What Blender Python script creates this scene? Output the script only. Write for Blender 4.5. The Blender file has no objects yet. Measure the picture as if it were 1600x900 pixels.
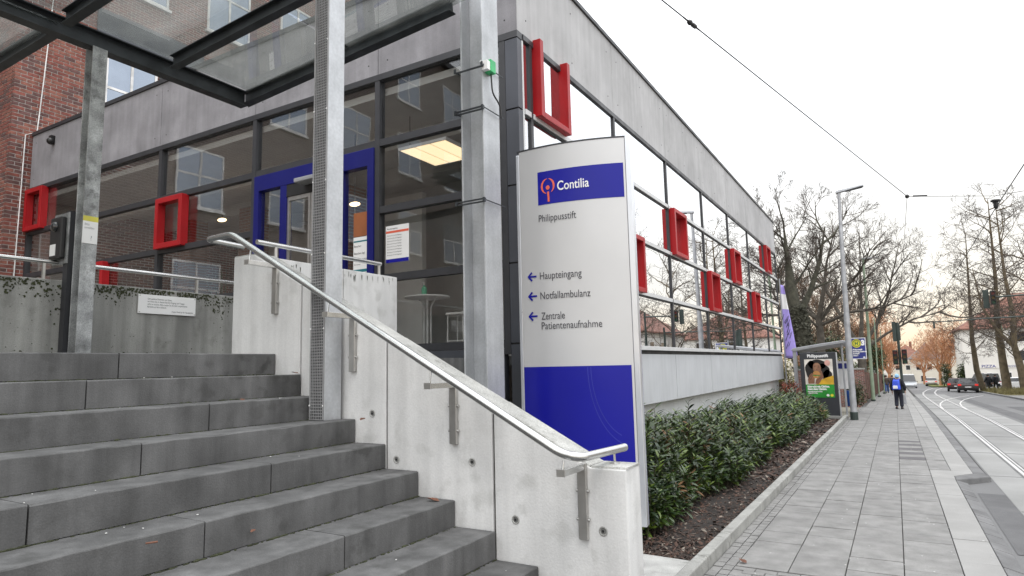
import bpy, bmesh, math, random
import numpy as np
from mathutils import Vector, Matrix
random.seed(7); RNG = np.random.default_rng(7)
S = bpy.context.scene
COL = S.collection
R = math.radians

# ------------------------------------------------------------------ camera
cam_d = bpy.data.cameras.new("camera"); cam = bpy.data.objects.new("camera", cam_d); COL.objects.link(cam)
YAW, PITCH, ROLL = 0.531123, 0.120825, -0.0220058
fw = Vector((-math.sin(YAW)*math.cos(PITCH), math.cos(YAW)*math.cos(PITCH), math.sin(PITCH)))
rt0 = Vector((math.cos(YAW), math.sin(YAW), 0)); up0 = rt0.cross(fw)
rt = rt0*math.cos(ROLL)+up0*math.sin(ROLL); up = rt.cross(fw)
M = Matrix((rt, up, -fw)).transposed().to_4x4(); M.translation = (0, 0, 2.0)
cam.matrix_world = M
cam_d.sensor_width = 36; cam_d.lens = 36*1005.13/1600; cam_d.clip_start = .05; cam_d.clip_end = 3000
S.camera = cam

# ------------------------------------------------------------------ sky and sun
SUN_EL, SUN_AZ = R(62), R(150)      # azimuth measured from +Y towards +X
w = bpy.data.worlds.new("World"); S.world = w; w.use_nodes = True
nt = w.node_tree; nt.nodes.clear()
out = nt.nodes.new('ShaderNodeOutputWorld'); bg = nt.nodes.new('ShaderNodeBackground')
sky = nt.nodes.new('ShaderNodeTexSky'); sky.sky_type = 'NISHITA'; sky.sun_disc = False
sky.sun_elevation = SUN_EL; sky.sun_rotation = SUN_AZ; sky.dust_density = 3.0; sky.ozone_density = 1.0
tc = nt.nodes.new('ShaderNodeTexCoord'); sep = nt.nodes.new('ShaderNodeSeparateXYZ')
nt.links.new(tc.outputs['Generated'], sep.inputs[0])
ramp = nt.nodes.new('ShaderNodeValToRGB')          # cloud layer: pale cream near the horizon, white above
nt.links.new(sep.outputs['Z'], ramp.inputs[0])
e = ramp.color_ramp.elements
e[0].position = 0.0; e[0].color = (1.0, .74, .50, 1); e[1].position = .30; e[1].color = (.955, .975, 1.0, 1)
x = e.new(.035); x.color = (1.0, .86, .66, 1)
x = e.new(.10); x.color = (1.0, .96, .87, 1)
ns = nt.nodes.new('ShaderNodeTexNoise'); ns.inputs['Scale'].default_value = 2.2; ns.inputs['Detail'].default_value = 5
nt.links.new(tc.outputs['Generated'], ns.inputs['Vector'])
mr = nt.nodes.new('ShaderNodeMapRange'); mr.inputs['From Min'].default_value = .3; mr.inputs['From Max'].default_value = .7
mr.inputs['To Min'].default_value = 13.0; mr.inputs['To Max'].default_value = 15.0
nt.links.new(ns.outputs[0], mr.inputs[0])
mul = nt.nodes.new('ShaderNodeVectorMath'); mul.operation = 'SCALE'
zen = nt.nodes.new('ShaderNodeMapRange'); zen.inputs['From Min'].default_value = .15; zen.inputs['From Max'].default_value = 1.0
zen.inputs['To Min'].default_value = .98; zen.inputs['To Max'].default_value = 2.3       # overcast skies are brighter overhead
nt.links.new(sep.outputs['Z'], zen.inputs[0])
mz = nt.nodes.new('ShaderNodeMath'); mz.operation = 'MULTIPLY'; nt.links.new(mr.outputs[0], mz.inputs[0]); nt.links.new(zen.outputs[0], mz.inputs[1])
nt.links.new(ramp.outputs[0], mul.inputs[0]); nt.links.new(mz.outputs[0], mul.inputs['Scale'])
mix = nt.nodes.new('ShaderNodeMix'); mix.data_type = 'RGBA'; mix.inputs[0].default_value = .88
nt.links.new(sky.outputs[0], mix.inputs[6]); nt.links.new(mul.outputs[0], mix.inputs[7])
nt.links.new(mix.outputs[2], bg.inputs[0]); bg.inputs[1].default_value = .10
nt.links.new(bg.outputs[0], out.inputs[0])
sd = bpy.data.lights.new("sun", 'SUN'); sd.energy = 1.1; sd.angle = R(20); sd.color = (1, .95, .88)
so = bpy.data.objects.new("sun", sd); COL.objects.link(so)
sv = Vector((math.sin(SUN_AZ)*math.cos(SUN_EL), math.cos(SUN_AZ)*math.cos(SUN_EL), math.sin(SUN_EL)))
so.rotation_euler = sv.to_track_quat('Z', 'Y').to_euler(); so.location = (20, -10, 40)
S.view_settings.view_transform = 'Standard'; S.view_settings.look = 'None'; S.view_settings.exposure = 0.0; S.view_settings.gamma = 1
S.cycles.max_bounces = 8; S.cycles.transparent_max_bounces = 16; S.cycles.glossy_bounces = 5; S.cycles.use_denoising = True

# ------------------------------------------------------------------ helpers
def zg(Y):
    if Y < 6: return 0.0
    if Y < 30: return -.013*(Y-6)
    if Y < 400: return -.312-.025*(Y-30)
    return -.312-.025*370
EMPTY_MATS = {}
def mat(name, col, rough=.8, metal=0.0, var=.25, scale=3.0, bump=0.0, bscale=60.0, streak=0.0, speck=0.0, spec=.5, dark=None, coat=0.0, dirt=0.0, dscale=1.2):
    """Principled material with world-space noise: large tonal variation, fine speckle, vertical streaks, fine relief."""
    m = bpy.data.materials.new(name); m.use_nodes = True
    n = m.node_tree.nodes; l = m.node_tree.links; b = n['Principled BSDF']
    b.inputs['Roughness'].default_value = rough; b.inputs['Metallic'].default_value = metal
    b.inputs['Specular IOR Level'].default_value = spec; b.inputs['Coat Weight'].default_value = coat
    geo = n.new('ShaderNodeNewGeometry')
    def noise(sc, det=4, vec=None):
        t = n.new('ShaderNodeTexNoise'); t.inputs['Scale'].default_value = sc; t.inputs['Detail'].default_value = det
        l.new(vec if vec else geo.outputs['Position'], t.inputs['Vector']); return t.outputs[0]
    def mrange(s, a, b_, c, d):
        r = n.new('ShaderNodeMapRange'); l.new(s, r.inputs[0])
        for i, v in zip((1, 2, 3, 4), (a, b_, c, d)): r.inputs[i].default_value = v
        return r.outputs[0]
    def mulv(a, b_):
        r = n.new('ShaderNodeMath'); r.operation = 'MULTIPLY'; l.new(a, r.inputs[0]); l.new(b_, r.inputs[1]); return r.outputs[0]
    f = mrange(noise(scale), .3, .7, 1-var, 1+var)
    oi = n.new('ShaderNodeObjectInfo')
    f = mulv(f, mrange(oi.outputs['Random'], 0, 1, 1-var*.35, 1+var*.35))
    if speck: f = mulv(f, mrange(noise(bscale*1.5, 2), .25, .75, 1-speck, 1+speck))
    if streak:
        mp = n.new('ShaderNodeMapping'); mp.inputs['Scale'].default_value = (9, 9, .5); l.new(geo.outputs['Position'], mp.inputs[0])
        f = mulv(f, mrange(noise(1.0, 6, mp.outputs[0]), .35, .7, 1.0, 1-streak))
    sc = n.new('ShaderNodeVectorMath'); sc.operation = 'SCALE'; sc.inputs[0].default_value = col[:3]
    l.new(f, sc.inputs['Scale']); src = sc.outputs[0]
    if dirt:
        mx = n.new('ShaderNodeMix'); mx.data_type = 'RGBA'; mx.inputs[7].default_value = (*(dark or (.05, .05, .045)), 1)
        l.new(src, mx.inputs[6]); l.new(mulv(mrange(noise(dscale*9, 8), .52, .66, 0, dirt), mrange(noise(dscale, 3), .42, .62, 0, 1)), mx.inputs[0]); src = mx.outputs[2]
    l.new(src, b.inputs['Base Color'])
    rv = .03 if (metal > .25 or rough < .45) else .1
    l.new(mrange(noise(scale*.8), .3, .7, max(0.02, rough-rv), min(1, rough+rv)), b.inputs['Roughness'])
    if bump:
        bp = n.new('ShaderNodeBump'); bp.inputs['Strength'].default_value = bump; bp.inputs['Distance'].default_value = .01
        l.new(noise(bscale, 5), bp.inputs['Height']); l.new(bp.outputs[0], b.inputs['Normal'])
    return m
def emis(name, col, s):
    m = bpy.data.materials.new(name); m.use_nodes = True; b = m.node_tree.nodes['Principled BSDF']
    b.inputs['Base Color'].default_value = (*col, 1); b.inputs['Emission Color'].default_value = (*col, 1); b.inputs['Emission Strength'].default_value = s
    return m
def glass(name, tint, base, gain, power, wav=.0, dirt=0.0):
    """flat glazing: see-through at normal view, a mirror at grazing view"""
    m = bpy.data.materials.new(name); m.use_nodes = True
    n = m.node_tree.nodes; l = m.node_tree.links; n.clear()
    o = n.new('ShaderNodeOutputMaterial'); mx = n.new('ShaderNodeMixShader'); t = n.new('ShaderNodeBsdfTransparent'); g = n.new('ShaderNodeBsdfGlossy')
    t.inputs[0].default_value = (*tint, 1); g.inputs['Roughness'].default_value = .004; g.inputs[0].default_value = (.97, .98, 1, 1)
    lw = n.new('ShaderNodeLayerWeight'); lw.inputs[0].default_value = .5
    p = n.new('ShaderNodeMath'); p.operation = 'POWER'; p.inputs[1].default_value = power; l.new(lw.outputs['Facing'], p.inputs[0])
    k = n.new('ShaderNodeMath'); k.operation = 'MULTIPLY_ADD'; k.inputs[1].default_value = gain; k.inputs[2].default_value = base; k.use_clamp = True
    l.new(p.outputs[0], k.inputs[0]); l.new(k.outputs[0], mx.inputs[0]); l.new(t.outputs[0], mx.inputs[1]); l.new(g.outputs[0], mx.inputs[2])
    if wav:
        ge = n.new('ShaderNodeNewGeometry'); nz = n.new('ShaderNodeTexNoise'); nz.inputs['Scale'].default_value = .9; l.new(ge.outputs['Position'], nz.inputs['Vector'])
        bp = n.new('ShaderNodeBump'); bp.inputs['Strength'].default_value = wav; bp.inputs['Distance'].default_value = .05
        l.new(nz.outputs[0], bp.inputs['Height']); l.new(bp.outputs[0], g.inputs['Normal'])
    last = mx.outputs[0]
    if dirt:
        ge = n.new('ShaderNodeNewGeometry'); nz = n.new('ShaderNodeTexNoise'); nz.inputs['Scale'].default_value = 2.5; nz.inputs['Detail'].default_value = 8
        l.new(ge.outputs['Position'], nz.inputs['Vector'])
        r = n.new('ShaderNodeMapRange'); l.new(nz.outputs[0], r.inputs[0])
        for i, v in zip((1, 2, 3, 4), (.35, .75, dirt*.35, dirt)): r.inputs[i].default_value = v
        d = n.new('ShaderNodeBsdfDiffuse'); d.inputs[0].default_value = (.5, .5, .47, 1); tr = n.new('ShaderNodeBsdfTranslucent'); tr.inputs[0].default_value = (.55, .56, .54, 1)
        m1 = n.new('ShaderNodeMixShader'); m1.inputs[0].default_value = .6; l.new(d.outputs[0], m1.inputs[1]); l.new(tr.outputs[0], m1.inputs[2])
        m2 = n.new('ShaderNodeMixShader'); l.new(r.outputs[0], m2.inputs[0]); l.new(last, m2.inputs[1]); l.new(m1.outputs[0], m2.inputs[2]); last = m2.outputs[0]
    l.new(last, o.inputs[0]); return m
def brickmat(name, axis, c1, c2, mortar, sx=.24, sy=.077):
    """running-bond brickwork for walls too far away to pick bricks apart (axis = the horizontal world axis of the wall)"""
    m = bpy.data.materials.new(name); m.use_nodes = True
    n = m.node_tree.nodes; l = m.node_tree.links; b = n['Principled BSDF']; b.inputs['Roughness'].default_value = .9
    g = n.new('ShaderNodeNewGeometry'); s = n.new('ShaderNodeSeparateXYZ'); l.new(g.outputs['Position'], s.inputs[0])
    c = n.new('ShaderNodeCombineXYZ'); l.new(s.outputs[axis], c.inputs[0]); l.new(s.outputs[2], c.inputs[1])
    t = n.new('ShaderNodeTexBrick'); t.inputs['Scale'].default_value = 1; t.inputs['Brick Width'].default_value = sx; t.inputs['Row Height'].default_value = sy
    t.inputs['Mortar Size'].default_value = .009; t.inputs['Color1'].default_value = (*c1, 1); t.inputs['Color2'].default_value = (*c2, 1); t.inputs['Mortar'].default_value = (*mortar, 1)
    t.inputs['Bias'].default_value = 0; l.new(c.outputs[0], t.inputs['Vector'])
    nz = n.new('ShaderNodeTexNoise'); nz.inputs['Scale'].default_value = .8; l.new(g.outputs['Position'], nz.inputs['Vector'])
    r = n.new('ShaderNodeMapRange'); l.new(nz.outputs[0], r.inputs[0]); r.inputs[3].default_value = .7; r.inputs[4].default_value = 1.25
    v = n.new('ShaderNodeVectorMath'); v.operation = 'SCALE'; l.new(t.outputs['Color'], v.inputs[0]); l.new(r.outputs[0], v.inputs['Scale']); l.new(v.outputs[0], b.inputs['Base Color'])
    bp = n.new('ShaderNodeBump'); bp.invert = True; bp.inputs['Strength'].default_value = .6; bp.inputs['Distance'].default_value = .01; l.new(t.outputs['Fac'], bp.inputs['Height']); l.new(bp.outputs[0], b.inputs['Normal'])
    return m

class MB:
    def __init__(s): s.v = []; s.f = []; s.m = []; s.cur = 0
    def add(s, vs, fs):
        o = len(s.v); s.v += [tuple(p) for p in vs]
        for q in fs: s.f.append(tuple(i+o for i in q)); s.m.append(s.cur)
        return s
    def box(s, x0, y0, z0, x1, y1, z1):
        return s.add([(x0,y0,z0),(x1,y0,z0),(x1,y1,z0),(x0,y1,z0),(x0,y0,z1),(x1,y0,z1),(x1,y1,z1),(x0,y1,z1)],
                     [(0,3,2,1),(4,5,6,7),(0,1,5,4),(1,2,6,5),(2,3,7,6),(3,0,4,7)])
    def hexa(s, p): return s.add(p, [(0,3,2,1),(4,5,6,7),(0,1,5,4),(1,2,6,5),(2,3,7,6),(3,0,4,7)])
    def obox(s, c, ax, ay, az):
        c, ax, ay, az = map(Vector, (c, ax, ay, az))
        return s.hexa([c-ax-ay-az, c+ax-ay-az, c+ax+ay-az, c-ax+ay-az, c-ax-ay+az, c+ax-ay+az, c+ax+ay+az, c-ax+ay+az])
    def bar(s, a, b, wx, h, upv=(0,0,1)):
        a, b = Vector(a), Vector(b); d = (b-a); L = d.length/2; d.normalize(); u = Vector(upv); r = d.cross(u).normalized(); u = r.cross(d)
        return s.obox((a+b)/2, d*L, r*wx/2, u*h/2)
    def prism(s, poly, d):
        n = len(poly); d = Vector(d); p = [Vector(q) for q in poly]
        return s.add(p+[q+d for q in p], [tuple(range(n))[::-1], tuple(range(n, 2*n))]+[(i, (i+1) % n, n+(i+1) % n, n+i) for i in range(n)])
    def tube(s, pts, r, n=8, cap=True):
        pts = [Vector(p) for p in pts]; k = len(pts); rs = r if isinstance(r, (list, tuple)) else [r]*k
        base = len(s.v); prev = None
        for i in range(k):
            d = (pts[min(i+1, k-1)]-pts[max(i-1, 0)])
            if d.length < 1e-9: d = Vector((0, 0, 1))
            d.normalize()
            if prev is None:
                a = d.orthogonal().normalized()
            else:
                a = (prev-d*prev.dot(d)); a = a.normalized() if a.length > 1e-6 else d.orthogonal().normalized()
            prev = a; b = d.cross(a)
            for j in range(n):
                t = 2*math.pi*j/n; s.v.append(tuple(pts[i]+(a*math.cos(t)+b*math.sin(t))*rs[i]))
        for i in range(k-1):
            for j in range(n):
                q = base+i*n; s.f.append((q+j, q+(j+1) % n, q+n+(j+1) % n, q+n+j)); s.m.append(s.cur)
        if cap:
            s.f.append(tuple(base+j for j in range(n))[::-1]); s.m.append(s.cur)
            s.f.append(tuple(base+(k-1)*n+j for j in range(n))); s.m.append(s.cur)
        return s
    def lathe(s, c, prof, n=12, ax='z'):
        c = Vector(c); base = len(s.v); k = len(prof)
        for r, h in prof:
            for j in range(n):
                t = 2*math.pi*j/n; a, b = r*math.cos(t), r*math.sin(t)
                s.v.append(tuple(c+Vector((a, b, h) if ax == 'z' else (h, a, b) if ax == 'x' else (a, h, b))))
        for i in range(k-1):
            for j in range(n):
                q = base+i*n; s.f.append((q+j, q+(j+1) % n, q+n+(j+1) % n, q+n+j)); s.m.append(s.cur)
        s.f.append(tuple(base+j for j in range(n))[::-1]); s.m.append(s.cur); s.f.append(tuple(base+(k-1)*n+j for j in range(n))); s.m.append(s.cur)
        return s
    def ball(s, c, r, n=10, k=7, sc=(1,1,1)):
        c = Vector(c); base = len(s.v)
        for i in range(k+1):
            p = math.pi*i/k
            for j in range(n):
                t = 2*math.pi*j/n; s.v.append(tuple(c+Vector((r*sc[0]*math.sin(p)*math.cos(t), r*sc[1]*math.sin(p)*math.sin(t), r*sc[2]*math.cos(p)))))
        for i in range(k):
            for j in range(n):
                q = base+i*n; s.f.append((q+j, q+n+j, q+n+(j+1) % n, q+(j+1) % n)); s.m.append(s.cur)
        return s
    def mesh(s, name, mats, smooth=False, bevel=0, off=(0,0,0)):
        me = bpy.data.meshes.new(name)
        o = Vector(off); vs = [(p[0]-o[0], p[1]-o[1], p[2]-o[2]) for p in s.v]
        me.from_pydata(vs, [], s.f)
        for m_ in (mats if isinstance(mats, (list, tuple)) else [mats]): me.materials.append(m_)
        if max(s.m, default=0): me.polygons.foreach_set('material_index', s.m)
        if bevel:
            bm = bmesh.new(); bm.from_mesh(me); bmesh.ops.remove_doubles(bm, verts=bm.verts, dist=1e-5)
            bmesh.ops.bevel(bm, geom=[e for e in bm.edges if e.is_manifold and e.calc_face_angle(0) > .6], offset=bevel, segments=2, affect='EDGES', profile=.5)
            bm.to_mesh(me); bm.free()
        if smooth:
            me.polygons.foreach_set('use_smooth', [True]*len(me.polygons))
            try: me.set_sharp_from_angle(angle=R(40))
            except Exception: pass
        me.update(); return me
    def build(s, name, mats, parent=None, smooth=False, bevel=0, **kw):
        off = parent.matrix_basis.translation.copy() if parent is not None else Vector((0,0,0))
        p = parent.parent if parent is not None else None
        while p is not None: off += p.matrix_basis.translation; p = p.parent
        ob = bpy.data.objects.new(name, s.mesh(name, mats, smooth, bevel, off)); COL.objects.link(ob); ob.parent = parent
        for k, v in kw.items(): ob[k] = v
        return ob
def thing(name, label, cat, loc=(0,0,0), group=None, rot=0):
    o = bpy.data.objects.new(name, None); COL.objects.link(o); o.empty_display_size = .1
    o.location = loc; o.rotation_euler = (0, 0, rot); o['label'] = label; o['category'] = cat
    if group: o['group'] = group
    return o
def tag(o, label, cat, group=None):
    o['label'] = label; o['category'] = cat
    if group: o['group'] = group
    return o
def struct(o): o['kind'] = 'structure'; return o
def dup(root, loc, rot, label, group=None):
    def cp(o, par):
        c = o.copy(); COL.objects.link(c); c.parent = par
        for ch in list(o.children): cp(ch, c)
        return c
    r = cp(root, None); r.location = loc; r.rotation_euler = (0, 0, rot); r['label'] = label
    if group: r['group'] = group
    return r
def raw(name, V, F, mats, parent=None, smooth=False, **kw):
    me = bpy.data.meshes.new(name); me.from_pydata([tuple(p) for p in V], [], [tuple(q) for q in F])
    for m_ in (mats if isinstance(mats, (list, tuple)) else [mats]): me.materials.append(m_)
    if smooth: me.polygons.foreach_set('use_smooth', [True]*len(me.polygons))
    me.update(); o = bpy.data.objects.new(name, me); COL.objects.link(o); o.parent = parent
    for k, v in kw.items(): o[k] = v
    return o
def text_mb(mb, body, org, xd, yd, size, sx=1.0, nd_off=0.0, align='LEFT', bold=0.0, fn=None, spacing=1.0, subdiv=0):
    """flat lettering: outline of the built-in font, laid at org along xd (reading) and yd (up)"""
    cu = bpy.data.curves.new("t", 'FONT'); cu.body = body; cu.size = size; cu.align_x = align; cu.offset = bold; cu.resolution_u = 4; cu.space_character = spacing
    ob = bpy.data.objects.new("t", cu); COL.objects.link(ob)
    me = ob.to_mesh(); org, xd, yd = Vector(org), Vector(xd), Vector(yd)
    bm = bmesh.new(); bm.from_mesh(me)
    if subdiv:
        bmesh.ops.subdivide_edges(bm, edges=[e_ for e_ in bm.edges if e_.calc_length() > subdiv], cuts=1)
    bm.verts.index_update()
    vs = []
    for v in bm.verts:
        a, b = v.co.x*sx, v.co.y
        vs.append(fn(a, b) if fn else org+xd*a+yd*b)
    fs = [tuple(v.index for v in f.verts) for f in bm.faces]
    bm.free(); ob.to_mesh_clear(); bpy.data.objects.remove(ob); bpy.data.curves.remove(cu)
    return mb.add(vs, fs)

# ------------------------------------------------------------------ materials
M_step = mat('step_concrete', (.124,.124,.125), .85, var=.28, scale=3.2, bump=.18, bscale=110, speck=.14, streak=.40, dirt=.6, dark=(.042,.042,.04), dscale=1.1)
M_wall = mat('white_concrete', (.68,.68,.675), .8, var=.09, scale=2.0, bump=.15, bscale=70, speck=.06, streak=.17, dirt=.42, dark=(.34,.34,.32), dscale=.8)
M_cope = mat('weathered_coping', (.36,.36,.345), .9, var=.22, scale=5, bump=.5, bscale=90, speck=.35, dirt=.6, dark=(.13,.13,.11), dscale=1.5)
M_wall2 = mat('mossy_concrete', (.32,.32,.305), .88, var=.16, scale=1.6, bump=.3, bscale=60, speck=.12, streak=.38, dirt=.35, dark=(.1,.1,.085), dscale=1.1)
M_moss = mat('moss', (.035,.04,.018), .95, var=.5, scale=20, bump=.8, bscale=200)
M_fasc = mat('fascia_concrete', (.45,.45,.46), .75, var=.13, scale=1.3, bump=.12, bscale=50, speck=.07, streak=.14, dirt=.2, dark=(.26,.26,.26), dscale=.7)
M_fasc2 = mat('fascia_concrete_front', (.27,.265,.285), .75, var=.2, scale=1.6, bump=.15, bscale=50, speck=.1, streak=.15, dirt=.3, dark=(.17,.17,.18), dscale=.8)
M_clad = mat('cladding_panel', (.50,.515,.54), .7, var=.06, scale=1.5, bump=.08, bscale=50, streak=.08)
M_plinth = mat('plinth_render', (.68,.69,.69), .85, var=.06, scale=1.2, bump=.1, streak=.08)
M_frame = mat('anthracite_frame', (.035,.036,.041), .45, var=.15, scale=4, spec=.5)
M_frameL = mat('anodised_frame', (.62,.63,.64), .42, metal=.1, var=.06, scale=4)
M_dark = mat('dark_rubber', (.012,.012,.013), .6)
M_cornp = mat('corner_metal_panel', (.075,.08,.095), .42, metal=.3, var=.15, scale=1.5)
M_red = mat('red_lacquer', (.36,.010,.014), .4, var=.1, scale=3, spec=.3)
M_blue = mat('blue_door_paint', (.006,.008,.135), .45, var=.06, scale=3, spec=.3)
M_galv = mat('galvanised_steel', (.50,.515,.535), .5, metal=.5, var=.12, scale=4, bump=.05, bscale=30, speck=.08, streak=.12)
M_galvd = mat('galvanised_weathered', (.38,.39,.395), .62, metal=.4, var=.4, scale=6, bump=.1, bscale=60, speck=.3, streak=.35, dirt=.55, dark=(.09,.09,.09), dscale=2)
M_beam = mat('dark_beam_steel', (.045,.05,.055), .5, metal=.4, var=.3, scale=5)
M_stain = mat('stainless_steel', (.62,.62,.61), .24, metal=1.0, var=.08, scale=8)
M_stainb = mat('brushed_stainless', (.50,.49,.47), .38, metal=.9, var=.12, scale=9)
M_perf = mat('perforated_steel', (.30,.30,.305), .5, metal=.3, var=.15, scale=10)
M_silver = mat('silver_sign_face', (.60,.60,.605), .42, metal=.35, var=.03, scale=1.5)
M_alu = mat('aluminium_edge', (.72,.74,.78), .3, metal=.75, var=.04)
M_sblue = mat('sign_blue', (.008,.009,.27), .3, var=.04, scale=2, spec=.35)
M_white = mat('white_print', (.82,.82,.82), .5, var=.03)
M_sprint = mat('sign_print_charcoal', (.05,.05,.06), .6, var=.05)
M_orange = mat('logo_orange_red', (.75,.13,.07), .45, var=.05)
M_asph = mat('asphalt', (.15,.15,.152), .85, var=.12, scale=.5, bump=.4, bscale=120, speck=.22, dirt=.25, dark=(.11,.11,.11), dscale=.25)
M_trackc = mat('track_concrete', (.235,.235,.23), .8, var=.2, scale=.6, bump=.25, bscale=90, speck=.12)
M_rail = mat('tram_rail_steel', (.62,.61,.60), .42, metal=.6, var=.05)
M_slab = mat('paving_slab', (.205,.202,.197), .85, var=.20, scale=4.5, bump=.4, bscale=110, speck=.25, dirt=.35, dark=(.14,.14,.135), dscale=2.5)
M_slabl = mat('light_kerb_slab', (.27,.267,.26), .85, var=.10, scale=1.8, bump=.3, bscale=130, speck=.12, dirt=.2, dark=(.24,.24,.23))
M_slabd = mat('dark_tactile_slab', (.10,.096,.10), .85, var=.1, scale=3, bump=.3, bscale=130, speck=.1)
M_gut = mat('gutter_stone', (.13,.13,.132), .8, var=.25, scale=3, bump=.5, bscale=70, speck=.15)
M_kerb = mat('bed_kerb_concrete', (.29,.29,.275), .88, var=.2, scale=3, bump=.5, bscale=80, speck=.2, dirt=.6, dark=(.07,.07,.06), dscale=1.5)
M_joint = mat('joint_grit', (.045,.043,.04), .95, var=.3, scale=9, bump=.6, bscale=150)
M_soil = mat('dark_soil', (.022,.017,.014), .95, var=.4, scale=6, bump=1.0, bscale=60)
M_barkm = [mat('bark_chip_a', (.035,.022,.016), .8, var=.4), mat('bark_chip_b', (.075,.04,.028), .8, var=.4), mat('bark_chip_c', (.20,.17,.14), .75, var=.4)]
M_leaf = [mat('laurel_leaf', (.036,.066,.014), .34, var=.35, scale=6, coat=.12), mat('laurel_leaf_young', (.10,.15,.022), .38, var=.3, scale=6, coat=.08), mat('laurel_leaf_dark', (.016,.034,.012), .42, var=.3, scale=6), mat('laurel_leaf_dead', (.16,.085,.035), .7, var=.4, scale=6)]  # leaf tones, the third simply a darker green, picked at random per tuft
M_stem = mat('shrub_stem', (.05,.045,.025), .9)
M_dry = mat('fallen_leaf', (.15,.065,.04), .8, var=.4, scale=20)
M_bark = mat('grey_bark', (.085,.075,.062), .95, var=.35, scale=3, bump=1.0, bscale=18)
M_ivy = mat('ivy_bark', (.06,.058,.042), .95, var=.4, scale=5, bump=1.0, bscale=30)
M_bark2 = mat('brown_bark', (.12,.095,.06), .95, var=.35, scale=3, bump=1.0, bscale=18)
M_twig = mat('twig', (.075,.06,.05), .95, var=.3)
M_twigo = mat('russet_glow_twig', (.44,.22,.115), .9, var=.3)  # russet twigs with the warm backlit glow put into their colour
M_ever = [mat('evergreen_leaf', (.03,.05,.02), .6, var=.4, scale=3), mat('evergreen_leaf_light', (.075,.095,.03), .6, var=.4, scale=3)]
M_redl = [mat('red_shrub_leaf', (.28,.06,.035), .6, var=.4, scale=4), mat('red_shrub_leaf_dark', (.12,.05,.03), .6, var=.4, scale=4)]
M_yell = [mat('yellow_green_leaf', (.20,.17,.03), .6, var=.4, scale=4), mat('olive_leaf', (.10,.10,.03), .6, var=.4, scale=4)]
M_grass = mat('verge_grass', (.16,.14,.06), .95, var=.4, scale=3, bump=1, bscale=40)
M_lampp = mat('grey_pole', (.40,.41,.43), .5, metal=.4, var=.2, scale=4, streak=.2)
M_green = mat('pale_green_pole', (.24,.31,.22), .55, var=.15)
M_dgreen = mat('dark_green_metal', (.03,.045,.04), .5, var=.2)
M_black = mat('black_plastic', (.012,.012,.013), .4)
M_shell = mat('shelter_grey', (.36,.37,.39), .4, metal=.4, var=.1)
M_anth = mat('shelter_anthracite', (.035,.038,.045), .4, var=.1)
M_purple = mat('purple_fabric', (.36,.29,.70), .7, var=.06)
M_skin = mat('brown_skin', (.25,.125,.075), .6); M_skinl = mat('light_skin', (.5,.3,.22), .6)
M_hair = mat('dark_hair', (.012,.010,.009), .7)
M_yel = mat('yellow_knit', (.62,.36,.03), .8); M_bun = mat('toasted_bun', (.45,.22,.07), .7); M_lett = mat('salad_green', (.10,.22,.03), .6)
M_pgreen = mat('poster_green', (.02,.25,.03), .45); M_cream = mat('poster_cream', (.72,.68,.62), .6); M_pink = mat('badge_pink', (.75,.42,.36), .5)
M_signb = mat('stop_sign_blue', (.03,.04,.22), .4); M_hy = mat('stop_yellow', (.62,.55,.04), .45); M_hg = mat('stop_green', (.02,.14,.05), .45)
M_black2 = mat('black_cloth', (.012,.013,.018), .85, var=.3); M_navy = mat('navy_trousers', (.016,.018,.03), .85); M_jean = mat('blue_jeans', (.05,.10,.26), .85)
M_pack = mat('blue_backpack', (.035,.08,.55), .6); M_cap = mat('pale_blue_hat', (.25,.45,.62), .8); M_brownj = mat('brown_jacket', (.06,.045,.035), .85)
M_house = mat('white_render', (.72,.70,.66), .85, var=.05, scale=.4, streak=.05)
M_house2 = mat('cream_render', (.62,.58,.50), .85, var=.06, scale=.4)
M_roof = mat('red_roof_tile', (.20,.095,.07), .85, var=.2, scale=1.2, bump=.5, bscale=12)
M_roofg = mat('grey_roof_tile', (.14,.13,.13), .85, var=.2)
M_winf = mat('white_window_frame', (.75,.75,.75), .4)
M_int = mat('interior_paint', (.62,.62,.61), .8, var=.05); M_intd = mat('interior_ceiling', (.45,.45,.44), .85, var=.05); M_intf = mat('interior_floor', (.25,.25,.25), .4, var=.1)
M_bricki = brickmat('interior_brick', 0, (.20,.085,.05), (.14,.06,.04), (.20,.18,.16))
M_brickX = brickmat('brickwork_along_y', 1, (.235,.07,.05), (.10,.045,.04), (.42,.38,.35))
M_brickY = brickmat('brickwork_along_x', 0, (.235,.07,.05), (.10,.045,.04), (.42,.38,.35))
M_brickF = brickmat('opposite_brickwork', 1, (.20,.155,.135), (.13,.10,.088), (.34,.33,.32), .27, .096)
M_b = [mat('brick_red', (.21,.070,.055), .9, var=.35, scale=9, bump=.5, bscale=90), mat('brick_dark', (.13,.065,.06), .9, var=.35, scale=9, bump=.5, bscale=90), mat('brick_rust', (.25,.10,.075), .9, var=.3, scale=9, bump=.5, bscale=90)]
M_mort = mat('mortar', (.50,.47,.45), .95, var=.15)
G_front = glass('front_glazing', (.95,.955,.95), .04, .72, 2.4, wav=.035)
G_side = glass('street_glazing', (.48,.49,.50), .30, 1.0, 1.6, wav=.015)
G_roof = glass('canopy_glass', (.80,.82,.81), .05, .7, 3.0, dirt=.16)
G_plain = glass('clear_glass', (.55,.58,.58), .10, .8, 2.5)
G_dark = mat('dark_window_glass', (.02,.022,.025), .06, spec=.8, var=.1)
E_light = emis('ceiling_panel_light', (1.0,.78,.48), 1.35)
E_warm = emis('warm_bulb', (1.0,.74,.42), 5)
E_red = emis('red_tail_light', (.8,.03,.02), .35)

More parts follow.
